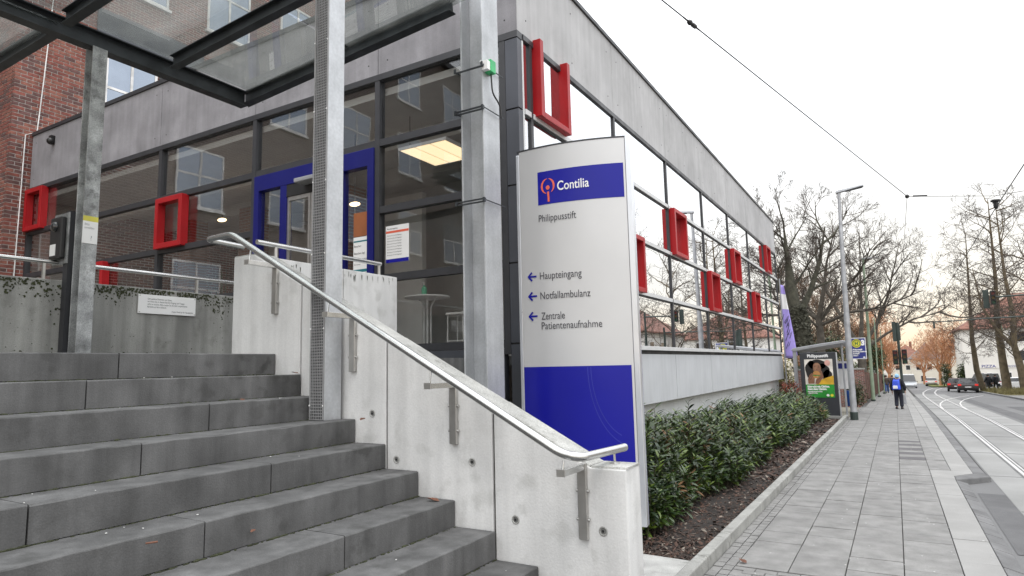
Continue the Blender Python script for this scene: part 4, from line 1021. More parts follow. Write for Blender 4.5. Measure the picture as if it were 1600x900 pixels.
# ------------------------------------------------------------------ trees and shrubs
def grow(T, Cr, p, d, L, r, lev, maxl, nch, ratio, spread, upb, wig, rmin=.006, start=.3):
    k = 5 if lev < 2 else (3 if lev < maxl else 2); pts = [p.copy()]; q = p.copy(); dd = d.normalized()
    for i in range(k):
        dd = (dd+Vector((random.gauss(0,wig),random.gauss(0,wig),random.gauss(0,wig)+upb))).normalized(); q = q+dd*(L/k); pts.append(q.copy())
    rs = [max(rmin, r*(1-.72*i/k)) for i in range(k+1)]
    (T if lev < 2 else Cr).tube(pts, rs, [9,7,5,4,3,3][min(lev,5)], cap=False)
    if lev >= maxl: return
    n = nch[min(lev, len(nch)-1)]
    for i in range(n):
        t = start+(1-start)*(i+random.random()*.8)/n; t = min(t, .99); f = t*k; j = int(f); pt = pts[j].lerp(pts[min(j+1,k)], f-j)
        ax = (pts[min(j+1,k)]-pts[j]).normalized(); o_ = ax.orthogonal().normalized(); o_ = Matrix.Rotation(random.random()*6.283, 3, ax) @ o_
        s_ = spread*(.7+.6*random.random()); nd = ax*math.cos(s_)+o_*math.sin(s_)
        grow(T, Cr, pt, nd, L*ratio*(1.15-.5*t)*(.75+.5*random.random()), max(rmin, rs[j]*.62), lev+1, maxl, nch, ratio, spread, upb, wig, rmin, .25)
def tree(label, base, limbs, maxl, nch, ratio, spread, upb, wig, mt, mc, group=None, rmin=.006, name='bare_tree'):
    t = thing(name, label, 'tree', base, group); T = MB(); Cr = MB(); b = Vector(base)
    for path, rs, args in limbs:
        pts = [b+Vector(q) for q in path]; T.tube(pts, rs, 10, cap=False)
        for (fr_, n, L, r) in args:
            for i in range(n):
                f = (fr_+(1-fr_)*(i+random.random()*.6)/n)*(len(pts)-1); f = min(f, len(pts)-1.01); j = int(f); p = pts[j].lerp(pts[j+1], f-j); ax = (pts[j+1]-pts[j]).normalized()
                o_ = Matrix.Rotation(i*2.4+random.random(), 3, ax) @ ax.orthogonal().normalized(); s_ = spread*(.8+.5*random.random())
                grow(T, Cr, p, ax*math.cos(s_)+o_*math.sin(s_), L*(.7+.6*random.random()), r*(.7+.5*random.random()), 1, maxl, nch, ratio, spread, upb, wig, rmin)
    T.build('trunk', mt, t, smooth=True); Cr.build('crown', mc, t); return t
tree('huge old bare tree with ivy covered leaning trunk behind the facade corner', (-4.15,40,-.6),
     [([(0,0,-.2),(-.1,0,1.5),(-.35,0,4),(-.65,0,6.2),(-.75,0.2,8.4),(-.85,.2,10.6)],[.72,.6,.5,.36,.15,.03],[(.5,8,2.4,.07)]),
      ([(-.5,0,4.8),(.3,.4,6.5),(.9,.6,8.2),(1.3,.7,10.2)],[.22,.16,.10,.03],[(.3,7,2.2,.07)]),
      ([(-.5,0,5.2),(-1.2,-.3,6.6),(-1.6,-.3,8),(-1.7,-.3,9.4)],[.18,.13,.08,.03],[(.3,6,1.9,.06)])], 5, [5,4,4,4,3], .62, .62, .06, .12, M_ivy, M_twig, rmin=.0065)
iv = MB()
for _ in range(3800):
    zz = random.random()*5.6; a = random.random()*6.28; rr = .66-.05*zz+random.gauss(0,.09); cx = -4.15-.08*zz
    p = Vector((cx+rr*math.cos(a),40+rr*math.sin(a),-.5+zz)); d = Vector((random.gauss(0,1),random.gauss(0,1),random.gauss(0,1))).normalized()*.10; e_ = d.orthogonal()*.8
    iv.add([p-d,p+e_*.6,p+d,p-e_*.6], [(0,1,2,3)])
o = iv.build('ivy', mat('ivy_leaf',(.05,.05,.033),.8,var=.5,scale=4)); tag(o, 'dull brown ivy clinging to the trunk of the huge leaning tree', 'plant')
tree('wide bare tree with forked limbs rising behind the bus shelter roof', (-4.3,48,-.76),
     [([(0,0,-.2),(.05,0,2),(.15,0,4.2),(.1,0,5.6)],[.32,.27,.24,.20],[(.75,4,3.0,.10)]),
      ([(.1,0,5.3),(1.4,.3,7.0),(2.6,.5,8.3),(3.9,.6,10.2)],[.17,.12,.08,.02],[(.2,9,2.2,.07)]),
      ([(.1,0,5.4),(.6,-.4,7.5),(.9,-.5,9.2),(1.5,-.6,11.2)],[.17,.12,.07,.02],[(.25,8,2.2,.07)]),
      ([(.1,0,5.4),(-1.2,.3,6.6),(-2.2,.4,8.0),(-2.8,.4,9.6)],[.15,.11,.07,.02],[(.25,8,2.0,.06)]),
      ([(.1,0,5.0),(2.0,-.3,5.8),(4.0,-.6,6.0),(6.2,-.7,6.9)],[.11,.09,.06,.02],[(.25,7,2.4,.06)])], 5, [5,4,4,3,3], .62, .7, .05, .13, M_bark, M_twig, rmin=.007)
tree('low forking bare tree with fan shaped crown beyond the bus stop sign', (-2.3,60,-1.06),
     [([(0,0,-.2),(0,0,2.2),(.05,0,4.0)],[.38,.33,.27],[]),
      ([(0,0,3.8),(-1.0,.2,6),(-2.0,.3,8.4),(-2.7,.3,11)],[.19,.14,.09,.02],[(.2,8,2.4,.07)]),
      ([(0,0,3.8),(.3,-.3,6.6),(.4,-.4,9.2),(.6,-.4,12.2)],[.19,.14,.08,.02],[(.2,9,2.4,.07)]),
      ([(0,0,3.8),(1.3,.2,5.8),(2.3,.3,8.2),(3.0,.3,10.8)],[.18,.13,.08,.02],[(.2,9,2.4,.07)]),
      ([(0,0,3.6),(1.9,.2,5.0),(3.9,.4,6.1),(6.0,.4,6.6)],[.13,.10,.06,.02],[(.2,8,2.6,.07)])], 5, [5,4,4,3,3], .62, .66, .05, .13, M_bark, M_twig, rmin=.008)
RT = [('rightmost of three slender bare street trees before the white house, crooked and forked', (10.25,76,-1.5), [([(0,0,-.3),(-.15,0,2),(-.5,0,4.4),(-.3,0,7),(-.6,0,11),(-.7,0,18)],[.42,.34,.27,.22,.14,.03],[(.25,24,3.0,.06)]),([(-.45,0,4.2),(-1.6,.2,5.8),(-2.6,.3,8.2),(-3.0,.3,12)],[.2,.15,.1,.03],[(.2,9,2.2,.05)])]),
      ('middle of three slender bare street trees before the white house, tallest and straight', (9.15,78,-1.55), [([(0,0,-.3),(-.15,0,3),(-.25,0,7),(0,0,11),(.1,0,19)],[.42,.34,.27,.17,.03],[(.3,30,3.4,.06)])]),
      ('leftmost of three slender bare street trees before the white house, leaning left', (7.9,84,-1.7), [([(0,0,-.3),(-.5,0,2.2),(-.62,0,5.5),(-.45,0,10),(-.2,0,17)],[.34,.28,.22,.13,.03],[(.35,26,3.0,.05)])])]
for lb, b, l_ in RT: tree(lb, b, l_, 4, [5,5,4,3], .58, 1.0, .035, .13, M_bark2, M_twig, 'slender street trees on the right', rmin=.012)
# trees further along the right pavement, mirrored in the street glazing
for i, (x_, y_, h_) in enumerate([(10.5,38,11),(11.2,52,13),(9.9,62,12)]):
    tree(['bare tree on the right pavement nearest the camera','bare tree on the right pavement before the small red roofed house','bare tree on the right pavement beside the traffic signal mast'][i], (x_,y_,zg(y_)), [([(0,0,-.3),(.1,0,h_*.3),(-.1,0,h_*.6),(.1,0,h_)],[.3,.24,.15,.03],[(.25,18,3.4,.07)])], 4, [5,5,4,3], .6, .85, .04, .13, M_bark2, M_twig, 'slender street trees on the right', rmin=.010)
FAR = [(6.3,128,8.0,'near russet street tree with round crown at the far bend of the road'),(8.2,138,9.5,'taller russet tree behind the round one at the far bend'),(10.0,126,9,'russet tree standing next to the white house gable'),(5.2,165,8,'small distant russet tree at the end of the road'),(-1.6,92,7.5,'russet bare tree over the garden fence on the left pavement'),(-3.4,100,9,'taller russet tree behind the garden fence'),(-.9,118,7,'distant russet tree at the left side of the road end')]
for x_, y_, h_, lb in FAR:
    tree(lb, (x_,y_,zg(y_)), [([(0,0,-.3),(0,0,h_*.22),(.05,0,h_*.32)],[.28,.24,.2],[(.6,7,h_*.48,.10)]),([(0,0,h_*.28),(-.3,0,h_*.6),(-.4,0,h_*.9)],[.18,.1,.03],[(.1,9,h_*.36,.06)]),([(0,0,h_*.28),(.5,.3,h_*.6),(.8,.3,h_*.92)],[.18,.1,.03],[(.1,9,h_*.36,.06)])], 5, [4,4,3,3], .62, .62, .05, .14, M_twigo, M_twigo, 'russet trees far down the street', rmin=.012)
for x_, y_, h_, lb in [(-8.5,52,9,'bare garden tree with dense brown twigs left of the forked tree'),(-6.4,66,9,'bare garden tree with dense brown twigs behind the shelter'),(-5.0,82,10,'tall bare garden tree far behind the shelter')]:
    tree(lb, (x_,y_,zg(y_)), [([(0,0,-.3),(0,0,h_*.2),(.05,0,h_*.3)],[.25,.2,.17],[(.5,7,h_*.45,.09)]),([(0,0,h_*.25),(-.2,0,h_*.6),(-.3,0,h_*.95)],[.16,.1,.03],[(.1,10,h_*.34,.06)]),([(0,0,h_*.25),(.6,.3,h_*.6),(.9,.3,h_*.9)],[.16,.1,.03],[(.1,9,h_*.34,.06)])], 5, [6,5,4,3], .62, .62, .05, .14, M_bark, mat('brown_twig',(.14,.085,.05),.95,var=.3), 'bare garden trees', rmin=.011)
def shrub(name, label, cat, c, rad, mats, n, L, stem=True, group=None):
    t = thing(name, label, cat, (c[0],c[1],zg(c[1])), group); mb = MB(); cz = zg(c[1])+rad[2]*1.02
    lumps = [(random.uniform(-.55,.55),random.uniform(-.55,.55),random.uniform(-.6,.75),random.uniform(.35,.6)) for _ in range(14)]+[(0,0,-.3,.75)]
    for _ in range(n):
        lx, ly, lz, lr = random.choice(lumps); v = Vector((random.gauss(0,1),random.gauss(0,1),random.gauss(0,1))).normalized()*lr*random.uniform(.6,1.08)
        p = Vector((c[0]+(lx+v.x)*rad[0], c[1]+(ly+v.y)*rad[1], max(zg(c[1])+.03, cz+(lz+v.z)*rad[2]*.9)))
        mb.cur = random.choice(range(len(mats))); d = (Vector((random.gauss(0,1),random.gauss(0,1),random.gauss(0,1)))+v.normalized()*.8).normalized()
        leaf_geo(mb, p, d, L*random.uniform(.7,1.3), L*.45, random.uniform(0,.3))
    mb.build('foliage', mats, t)
    st = MB()
    for i in range(6):
        a = i*1.05; st.tube([(c[0],c[1],zg(c[1])-.1),(c[0]+math.cos(a)*rad[0]*.4,c[1]+math.sin(a)*rad[1]*.4,cz+rad[2]*.4)], [.03,.012], 5, cap=False)
    st.build('stems', M_stem, t)
shrub('red_shrub','low russet red hedge between the laurel hedge and the bus shelter','shrub',(-3.75,28.6,0),(.55,.55,.72),M_redl,2600,.08)
shrub('yellow_shrub','yellow green shrub behind the purple banner','shrub',(-5.2,35.5,0),(.9,.9,1.5),M_yell,2200,.12)
shrub('evergreen_shrub','round green shrub on the pavement edge by the brick pillar','shrub',(-1.95,39.2,0),(.62,.6,.68),M_ever,1800,.10)
shrub('evergreen_tree','dark evergreen bush seen under the forked tree above the shelter','tree',(-5.0,60,0),(1.9,1.5,2.9),M_ever,4200,.22)
shrub('conifer','dark green conifer behind the garden fence near the parked silver van','tree',(-2.1,88,0),(1.5,1.4,3.2),M_ever,3600,.24)
shrub('olive_bush','tall olive green bush behind the bus stop sign','shrub',(-3.3,50,0),(1.1,.9,1.5),M_yell,2400,.16)
shrub('ivy_hedge','green hedge growing inside the garden fence','hedge',(-3.2,70,0),(1.2,8,1.5),M_ever,3200,.22)
shrub('corner_bush','dark bush beside the white house gable','shrub',(8.3,113,0),(.8,.8,1.7),M_ever,1200,.25)
shrub('round_tree','small dark round tree with green crown at the far right kerb','tree',(6.6,118,0),(.9,.9,1.7),M_ever,1200,.25)
# verge islands with dry grass
for (x0,x1,y0,y1,lb) in [(7.5,12.5,66,82,'dry grass verge around the slender street trees')]:
    V = MB()
    for _ in range(5200):
        xx, yy = random.uniform(x0,x1), random.uniform(y0,y1); h_ = random.uniform(.1,.42)*(1 if random.random()<.7 else 1.6); z = zg(yy)+.02; a = random.random()*6.28
        V.add([(xx-.03*math.cos(a),yy-.03*math.sin(a),z),(xx+.03*math.cos(a),yy+.03*math.sin(a),z),(xx+random.uniform(-.12,.12),yy+random.uniform(-.12,.12),z+h_)], [(0,1,2)])
    V.build('verge_grass', M_grass, None, kind='stuff')
struct(strip('verge', M_grass, [7.42, 9, 12.6], [64,70,76,82,88], .03))
struct(strip('front_lawn', mat('lawn',(.17,.19,.05),.95,var=.3), [4.6, 7, 12], [118,125,132,140,150], .04))

# ------------------------------------------------------------------ street furniture
lamp = thing('street_lamp', 'tall grey street lamp with flat head standing at the corner of the planted bed', 'street lamp', (-1.47,27.65,zg(27.65)))
b = Vector((-1.47,27.65,zg(27.65)))
MB().tube([b,b+Vector((.01,0,2.6)),b+Vector((.05,0,5.5)),b+Vector((.12,0,8.75))],[.115,.112,.085,.055],14).build('pole', M_lampp, lamp, smooth=True)
MB().lathe(b,[(.135,-.1),(.135,.28),(.12,.30)],14).build('base_collar', M_dgreen, lamp)
MB().box(b.x+.08,b.y-.1,b.z+1.0,b.x+.095,b.y+.02,b.z+1.5) if 0 else None
h = MB().hexa([b+Vector(q) for q in [(.02,-.09,8.70),(.98,-.17,8.84),(.98,.17,8.84),(.02,.09,8.70),(.02,-.07,8.80),(.98,-.13,8.90),(.98,.13,8.90),(.02,.07,8.80)]]).build('lamp_head', M_lampp, lamp, bevel=.02)
MB().hexa([b+Vector(q) for q in [(.35,-.10,8.73),(.93,-.13,8.815),(.93,.13,8.815),(.35,.10,8.73),(.35,-.10,8.745),(.93,-.13,8.83),(.93,.13,8.83),(.35,.10,8.745)]]).build('diffuser', M_anth, h)
for dy, zz in ((.9,1.2),(.9,5.2)): pass
for (x_, y_, hh, lb, tp) in [(-1.38,48.2,9.3,'pale green lamp post behind the bus stop sign',1),(-1.25,58.5,6.2,'thin pale green post further along the fence',0),(-1.05,70,6.0,'farthest thin green post by the garden fence',0),(10.3,88,7.5,'grey green post in front of the white house',0)]:
    p = thing('lamp_post' if tp else 'signal_post', lb, 'post', (x_,y_,zg(y_)), 'green posts along the pavement'); q = Vector((x_,y_,zg(y_)))
    MB().tube([q,q+Vector((.12,0,hh))],[.12 if tp else .05,.06 if tp else .04],10).build('pole', M_green, p, smooth=True)
    if tp: MB().box(q.x+.05,q.y-.1,q.z+hh,q.x+1.0,q.y+.1,q.z+hh+.07).build('lamp_head', M_lampp, p, bevel=.02)
    MB().lathe(q,[(.13,0),(.13,.12)],10).build('base_collar', M_dgreen, p)
# bus shelter
sz = zg(30); sh = thing('bus_shelter', 'grey bus shelter with a curved roof edge beside the tram stop', 'bus shelter', (-2.6,31,sz))
rf = MB(); n = 8
prof = [(-3.72,2.72),(-3.62,2.80),(-2.6,2.95),(-1.75,3.06),(-1.60,3.02),(-1.75,2.94),(-2.6,2.82),(-3.6,2.66)]
rf.prism([(a,29.3,sz+z_) for a, z_ in prof], (0,5.4,0)); rf.build('roof', M_shell, sh, bevel=.02)
for yy in (29.36, 34.6):
    MB().box(-3.66,yy,sz,-3.52,yy+.12,sz+2.72).build('post', M_shell, sh, bevel=.01)
    MB().box(-1.86,yy+.3,sz,-1.79,yy+.38,sz+2.96).build('post', M_shell, sh, bevel=.01)
for y0 in (29.6, 31.3, 33.0): MB().box(-3.60,y0,sz+.15,-3.585,y0+1.6,sz+2.5).build('glass_pane', G_plain, sh)
MB().box(-3.3,30.6,sz+.45,-2.9,34.0,sz+.50).build('bench', M_shell, sh)
tt = MB().box(-2.02,31.6,sz+.8,-1.90,31.64,sz+2.1) if 0 else None
te = MB().box(-2.55,34.5,sz+.9,-1.95,34.54,sz+2.2).build('timetable_case', M_white, sh); MB().box(-2.53,34.48,sz+1.85,-1.97,34.497,sz+2.1).build('case_header', M_signb, te)
# advertising case
ad = thing('advertising_case', 'dark advertising case with a burger poster at the end of the shelter', 'billboard', (-2.65,29.0,sz))
AX0, AX1, AY = -3.36, -2.02, 29.0
MB().box(AX0,AY,zg(29),AX1,AY+.18,sz+2.60).build('case', M_anth, ad, bevel=.02)
MB().box(AX1+.001,AY+.02,zg(29),AX1+.04,AY+.16,sz+2.58).build('side_trim', M_alu, ad)
px0, px1, pz0, pz1 = AX0+.16, AX1-.14, sz+.78, sz+2.32
ps = MB().box(px0,AY-.012,pz0,px1,AY-.001,pz1).build('poster', M_cream, ad)
def ppoly(mb, pts, off): mb.add([(px0+(px1-px0)*u, AY-.012-off, pz0+(pz1-pz0)*v) for u, v in pts], [tuple(range(len(pts)))])
def blobp(cx, cy, rx, ry, k=22, ph=0, am=0): return [(cx+rx*(1+am*math.sin(5*t+ph))*math.cos(t), cy+ry*(1+am*math.sin(5*t+ph))*math.sin(t)) for t in [2*math.pi*i/k for i in range(k)]]
def pp(name, polys, m_, off):
    mb = MB()
    for q in polys: ppoly(mb, [(min(1,max(0,a)),min(1,max(0,b_))) for a, b_ in q], off)
    mb.build(name, m_, ps)
pp('printed_hair',[blobp(.24,.72,.22,.24,am=.06),blobp(.64,.68,.24,.20,am=.06),blobp(.46,.86,.33,.13,am=.04),blobp(.80,.58,.16,.14,am=.05)],M_hair,.001)
pp('printed_sweater',[[(.36,.33),(.46,.41),(.60,.475),(.82,.53),(1,.57),(1,.33)]],M_yel,.002)
pp('printed_face',[[(.30,.80),(.33,.87),(.40,.91),(.48,.905),(.555,.86),(.585,.78),(.58,.70),(.54,.62),(.47,.575),(.40,.59),(.34,.66),(.30,.73)],[(.46,.62),(.60,.70),(.66,.52),(.56,.46),(.44,.46)]],M_skin,.003)
pp('printed_cheek_light',[blobp(.38,.765,.05,.055),blobp(.45,.87,.07,.022)],mat('printed_light_brown',(.30,.16,.09),.6),.0035)
pp('printed_features',[[(.33,.80),(.37,.815),(.41,.80),(.37,.797)],[(.46,.795),(.50,.81),(.545,.79),(.50,.787)],[(.325,.835),(.37,.85),(.41,.838),(.37,.842)],[(.455,.835),(.50,.845),(.55,.825),(.50,.836)],[(.405,.745),(.43,.725),(.46,.742),(.43,.738)]],mat('printed_brown',(.05,.025,.016),.6),.004)
pp('printed_burger',[[(.28,.60),(.30,.665),(.38,.70),(.48,.685),(.545,.63),(.555,.585)],[(.27,.565),(.555,.545),(.53,.515),(.40,.495),(.30,.52)]],M_bun,.005)
pp('printed_salad',[[(.265,.595),(.40,.585),(.565,.575),(.57,.56),(.45,.555),(.40,.568),(.33,.555),(.262,.575)]],M_lett,.0055)
pp('printed_hands',[[(.10,.36),(.09,.48),(.17,.60),(.25,.64),(.31,.625),(.27,.56),(.34,.50),(.32,.36)],[(.34,.36),(.38,.47),(.48,.53),(.57,.58),(.62,.57),(.58,.48),(.52,.40),(.46,.35)]],mat('printed_hand_brown',(.22,.10,.055),.6),.006)
pp('printed_finger_gaps',[[(.13,.50),(.23,.61),(.24,.60),(.14,.49)],[(.17,.46),(.26,.57),(.27,.56),(.18,.45)],[(.42,.45),(.56,.54),(.565,.53),(.43,.44)]],mat('printed_shadow_brown',(.09,.04,.025),.6),.0065)
pp('printed_badge',[blobp(.82,.90,.10,.075,4*6)],M_pink,.006)
pp('green_field',[[(0,0),(1,0),(1,.34),(0,.34)]],M_pgreen,.007)
mb = MB(); wd = px1-px0; hh = pz1-pz0
for tx, v, s_ in (("Schmeckt wie Chicken.",.265,.105),("Ganz ohne Chicken.",.20,.105),("Jetzt probieren und genießen",.145,.055),("auch zum Mitnehmen",.105,.05)):
    text_mb(mb, tx, (px0+.06,AY-.022,pz0+hh*v), (1,0,0), (0,0,1), s_, .82, bold=.008)
mb.build('printed_lettering', M_white, ps)
pp('printed_dot',[blobp(.90,.06,.055,.036)],M_hy,.008); pp('printed_dot',[blobp(.76,.06,.05,.033)],M_white,.008)
mb = MB(); text_mb(mb, "Philippusstift", ((AX0+AX1)/2,AY-.003,sz+2.40), (1,0,0), (0,0,1), .17, .9, align='CENTER', bold=.006); mb.build('lettering', M_white, ad)
# stop sign
st = thing('tram_stop_sign', 'blue tram stop sign with a yellow disc and a white number three', 'sign', (-1.6,32,zg(32)))
MB().tube([(-1.62,32.03,zg(32)),(-1.62,32.03,3.0)],.04,8).build('pole', M_lampp, st)
MB().box(-1.58,31.99,1.98,-1.02,32.03,2.90).build('plate', M_signb, st); 
fr = MB()
for q in ((-1.58,31.984,2.875,-1.02,31.989,2.90),(-1.58,31.984,1.98,-1.02,31.989,2.0),(-1.045,31.984,2.0,-1.02,31.989,2.875)): fr.box(*q)
fr.build('border', M_white, st)
MB().lathe((-1.38,31.988,2.66),[(.185,-.004),(.185,0)],24,'y').build('yellow_disc', M_hy, st)
ring = MB()
for i in range(24):
    a0, a1 = 2*math.pi*i/24, 2*math.pi*(i+1)/24
    ring.add([(-1.38+r*math.cos(a),31.982,2.66+r*math.sin(a)) for r in (.125,.15) for a in (a0,a1)], [(0,1,3,2)])
text_mb(ring, "H", (-1.38,31.982,2.59), (1,0,0), (0,0,1), .2, .9, align='CENTER', bold=.008); ring.build('green_ring', M_hg, st)
mb = MB(); text_mb(mb, "3", (-1.13,31.983,2.58), (1,0,0), (0,0,1), .30, .9, align='CENTER', bold=.02); mb.build('number', M_white, st); mb = MB()
for i, s_ in enumerate(("Philippusstift","Richtung Zentrum","Borbeck","Linie 3")): text_mb(mb, s_, (-1.54,31.983,2.36-.085*i), (1,0,0), (0,0,1), .085, .85, bold=.004)
mb.build('lettering', M_white, st); mb = MB(); mb.add([(-1.12+.05*math.cos(t),31.983,2.05+.03*math.sin(t)) for t in [i*.6283 for i in range(10)]], [tuple(range(10))]); mb.build('transit_badge', M_white, st)
bn = thing('waste_bin', 'blue litter bin beside the shelter post', 'bin', (-1.85,33.6,zg(33.6)))
MB().lathe((-1.85,33.6,zg(33.6)+.25),[(.17,0),(.21,.65),(.19,.70)],16).build('bin_body', mat('bin_blue',(.02,.09,.38),.4), bn, smooth=True); MB().tube([(-1.85,33.6,zg(33.6)),(-1.85,33.6,zg(33.6)+.25)],.04,8).build('post', M_lampp, bn)
# banner
bnr = thing('purple_banner', 'lilac fabric banner with white top and black brush strokes at the end of the facade', 'banner', (-4.4,33,zg(33)))
MB().tube([(-4.46,33,zg(33)),(-4.46,33,5.9)],.03,8).build('pole', M_lampp, bnr)
V = []; F = []; nz = 24
for i in range(nz+1):
    t = i/nz; z_ = 5.6-3.5*t
    for j in range(7):
        s_ = j/6; V.append((-4.43+s_*(.14+.40*t**.9), 33.0+.05*math.sin(5*t+4*s_)*s_, z_-.05*s_))
for i in range(nz):
    for j in range(6): F.append((i*7+j, i*7+j+1, (i+1)*7+j+1, (i+1)*7+j))
fo = raw('fabric', [Vector(v)-Vector((-4.4,33,zg(33))) for v in V], F, [M_purple, M_white], bnr, True)
for p in fo.data.polygons:
    i = p.index//6
    if 3 <= i <= 7: p.material_index = 1
sm = fo.modifiers.new('thickness','SOLIDIFY'); sm.thickness = .006
bs_ = MB(); n_ = 0
for _ in range(16):
    t = random.uniform(.35,.8); s_ = random.uniform(.2,.9); xx = -4.43+s_*(.14+.40*t**.9); z_ = 5.6-3.5*t; L = random.uniform(.1,.35)
    bs_.add([(xx,32.93,z_),(xx+.012,32.93,z_-.01),(xx-.10*L/.3+.01,32.93,z_-L),(xx-.12*L/.3,32.93,z_-L)], [(0,1,2,3)])
bs_.build('brush_strokes', M_black2, bnr)
# signals
def head(mb_root, c, lit=None, name='signal_head', face=-1):
    hd = MB().box(c[0]-.13,c[1]-.12,c[2]-.42,c[0]+.13,c[1]+.12,c[2]+.42).build(name, M_black, mb_root, bevel=.02)
    for k, dz in enumerate((.27,0,-.27)):
        vz = MB()
        for i in range(9):
            a0, a1 = R(-10+200*i/9), R(-10+200*(i+1)/9)
            vz.add([(c[0]+.10*math.cos(a),c[1]+d,c[2]+dz+.10*math.sin(a)) for d in (-.12,-.28) for a in (a0,a1)], [(0,1,3,2)])
        vz.build('visor', M_black, hd)
        MB().lathe((c[0],c[1]-.125,c[2]+dz),[(.09,-.01),(.09,0)],14,'y').build('lens', [mat('lens_red',(.16,.02,.02),.3),mat('lens_amber',(.12,.07,.01),.3),mat('lens_green',(.01,.08,.04),.3)][k], hd)
    return hd
ts = thing('traffic_light', 'traffic light with black heads on a dark post at the left kerb', 'traffic light', (.28,44,zg(44)))
MB().tube([(.28,44,zg(44)),(.28,44,4.05)],.075,10).build('post', M_dgreen, ts, smooth=True)
head(ts,(.06,43.95,2.02)); head(ts,(.52,43.9,2.05))
MB().box(.02,43.9,2.95,.22,44.05,4.1).build('signal_backboard', M_dgreen, ts, bevel=.02); MB().box(.28,43.92,3.0,.42,44.06,3.95).build('signal_backboard', M_dgreen, ts, bevel=.02)
MB().box(.02,43.97,1.95,.56,44.03,2.0).build('bracket', M_black, ts)
MB().lathe((.28,44,zg(44)),[(.14,0),(.13,.55),(.08,.6)],10).build('base', M_lampp, ts)
tr_ = thing('overhead_signal', 'red topped traffic signal with dark green board hanging from a mast arm over the road', 'traffic light', (7.9,48,zg(48)))
MB().tube([(7.9,48,zg(48)),(7.9,48,5.9)],[.13,.09],10).build('mast', M_dgreen, tr_, smooth=True)
MB().tube([(7.9,48,5.55),(6.6,48,5.52),(5.4,48,5.5)],[.06,.05,.045],8).build('mast_arm', M_dgreen, tr_)
MB().box(4.92,48.0,4.85,5.22,48.06,5.95).build('signal_backboard', M_dgreen, tr_, bevel=.02)
head(tr_,(5.40,47.9,5.45))
o2 = thing('mast_arm_signal', 'long thin mast arm reaching across the road in front of the white house', 'mast', (8.9,56,zg(56)))
MB().tube([(8.9,56,zg(56)),(8.9,56,5.1)],[.12,.09],10).build('mast', M_dgreen, o2, smooth=True); MB().tube([(8.9,56,4.65),(5.5,56,4.6),(2.75,56,4.5)],[.055,.045,.03],8).build('mast_arm', M_dgreen, o2)
MB().box(2.62,55.9,4.05,2.74,56.0,4.5).build('hanging_bracket', M_dgreen, o2)
# overhead wires
def wire(name, pts, r, label, m_=M_dark):
    o = MB().tube(pts, r, 5).build(name, m_); tag(o, label, 'wire'); return o
wire('contact_wire', [(2.35,y,5.6+zg(y)*.8) for y in (-30,0,18.6,40,62,85)]+[(2.9,110,3.6),(4.2,140,2.9)], .010, 'tram contact wire running above the tracks')
nd = Vector((.6,18.6,6.0)); pa = Vector((-2.0,7,6.2)); far_ = nd+(pa-nd)*3.2
wire('span_wire', [far_, pa, nd], .009, 'long dark span wire crossing the sky above the pavement')
wire('cross_wire', [nd, Vector((2.35,18.6,5.74)), Vector((9.5,18.6,6.2)), Vector((14,18.6,6.5))], .007, 'thin wire crossing the street at the hanger')
wire('feeder_wire', [nd, Vector((.62,40,5.8)), Vector((.3,90,4.6))], .006, 'faint wire running down the street above the kerb')
ins = thing('wire_insulator', 'black turnbuckle insulator on the long span wire', 'insulator', (-1.845,7.69,6.19))
d_ = (pa-nd).normalized(); c0 = Vector((-1.845,7.69,nd.z+(pa.z-nd.z)*((18.6-7.69)/11.6)))
MB().tube([c0-d_*.22,c0-d_*.12,c0-d_*.11,c0-d_*.03,c0-d_*.02,c0+d_*.06,c0+d_*.07,c0+d_*.2],[.010,.012,.028,.028,.016,.03,.012,.010],8).build('body', M_black, ins)
MB().ball(c0+d_*.03,.035,8,6).build('knob', M_black, ins)
hg2 = thing('wire_hanger', 'dark hanger clamp where cross wire meets contact wire', 'clamp', (2.35,18.6,5.6))
MB().lathe((2.35,18.6,5.42),[(.015,0),(.05,.05),(.05,.16),(.10,.19),(.10,.22)],8).build('clamp', M_black, hg2)
nk = thing('wire_knot', 'small black ring joining the wires above the pavement', 'clamp', tuple(nd)); MB().ball(nd,.05,8,6).build('ring', M_black, nk); MB().tube([nd+Vector((.12,0,-.01)),nd+Vector((.42,0,-.045))],.02,6).build('tension_rod', M_black, nk)

# ------------------------------------------------------------------ walls, fences, houses
gw = thing('garden_wall', 'brown brick pillar and dark board fence along the left pavement', 'fence', (-2,46,zg(46)))
MB().box(-2.25,45.8,-1.2,-1.70,46.35,1.32).build('pillar', M_brickY, gw); MB().box(-2.3,45.75,1.321,-1.65,46.4,1.40).build('pillar_cap', M_cope, gw)
MB().box(-4.5,46.0,-1.2,-2.251,46.2,.95).build('brick_panel', M_brickY, gw)
mfb = mat('fence_board',(.13,.075,.06),.85,var=.35)
y = 46.5; kk = 0
while y < 95:
    xa = -1.95+(y-46)*.012; z_ = zg(y)
    for j in range(6):
        yy = y+j*.33
        MB().box(xa,yy,z_,xa+.03,yy+.27,z_+1.75-.04*(j % 2)).build('fence_board', mfb, gw)
    MB().box(xa-.1,y-.1,z_,xa+.06,y-.01,z_+1.9).build('fence_post', mfb, gw); y += 2.1; kk += 1
rfc = thing('railing_fence', 'dark green railing fence under the trees behind the banner', 'fence', (-5.5,34,zg(34)))
for i in range(26): MB().box(-8.2+i*.18,34.0,zg(34),-8.17+i*.18,34.03,zg(34)+1.35).build('railing_bar', M_dgreen, rfc)
for zz in (.2,1.2): MB().box(-8.25,34.03,zg(34)+zz,-3.6,34.06,zg(34)+zz+.05).build('rail', M_dgreen, rfc)
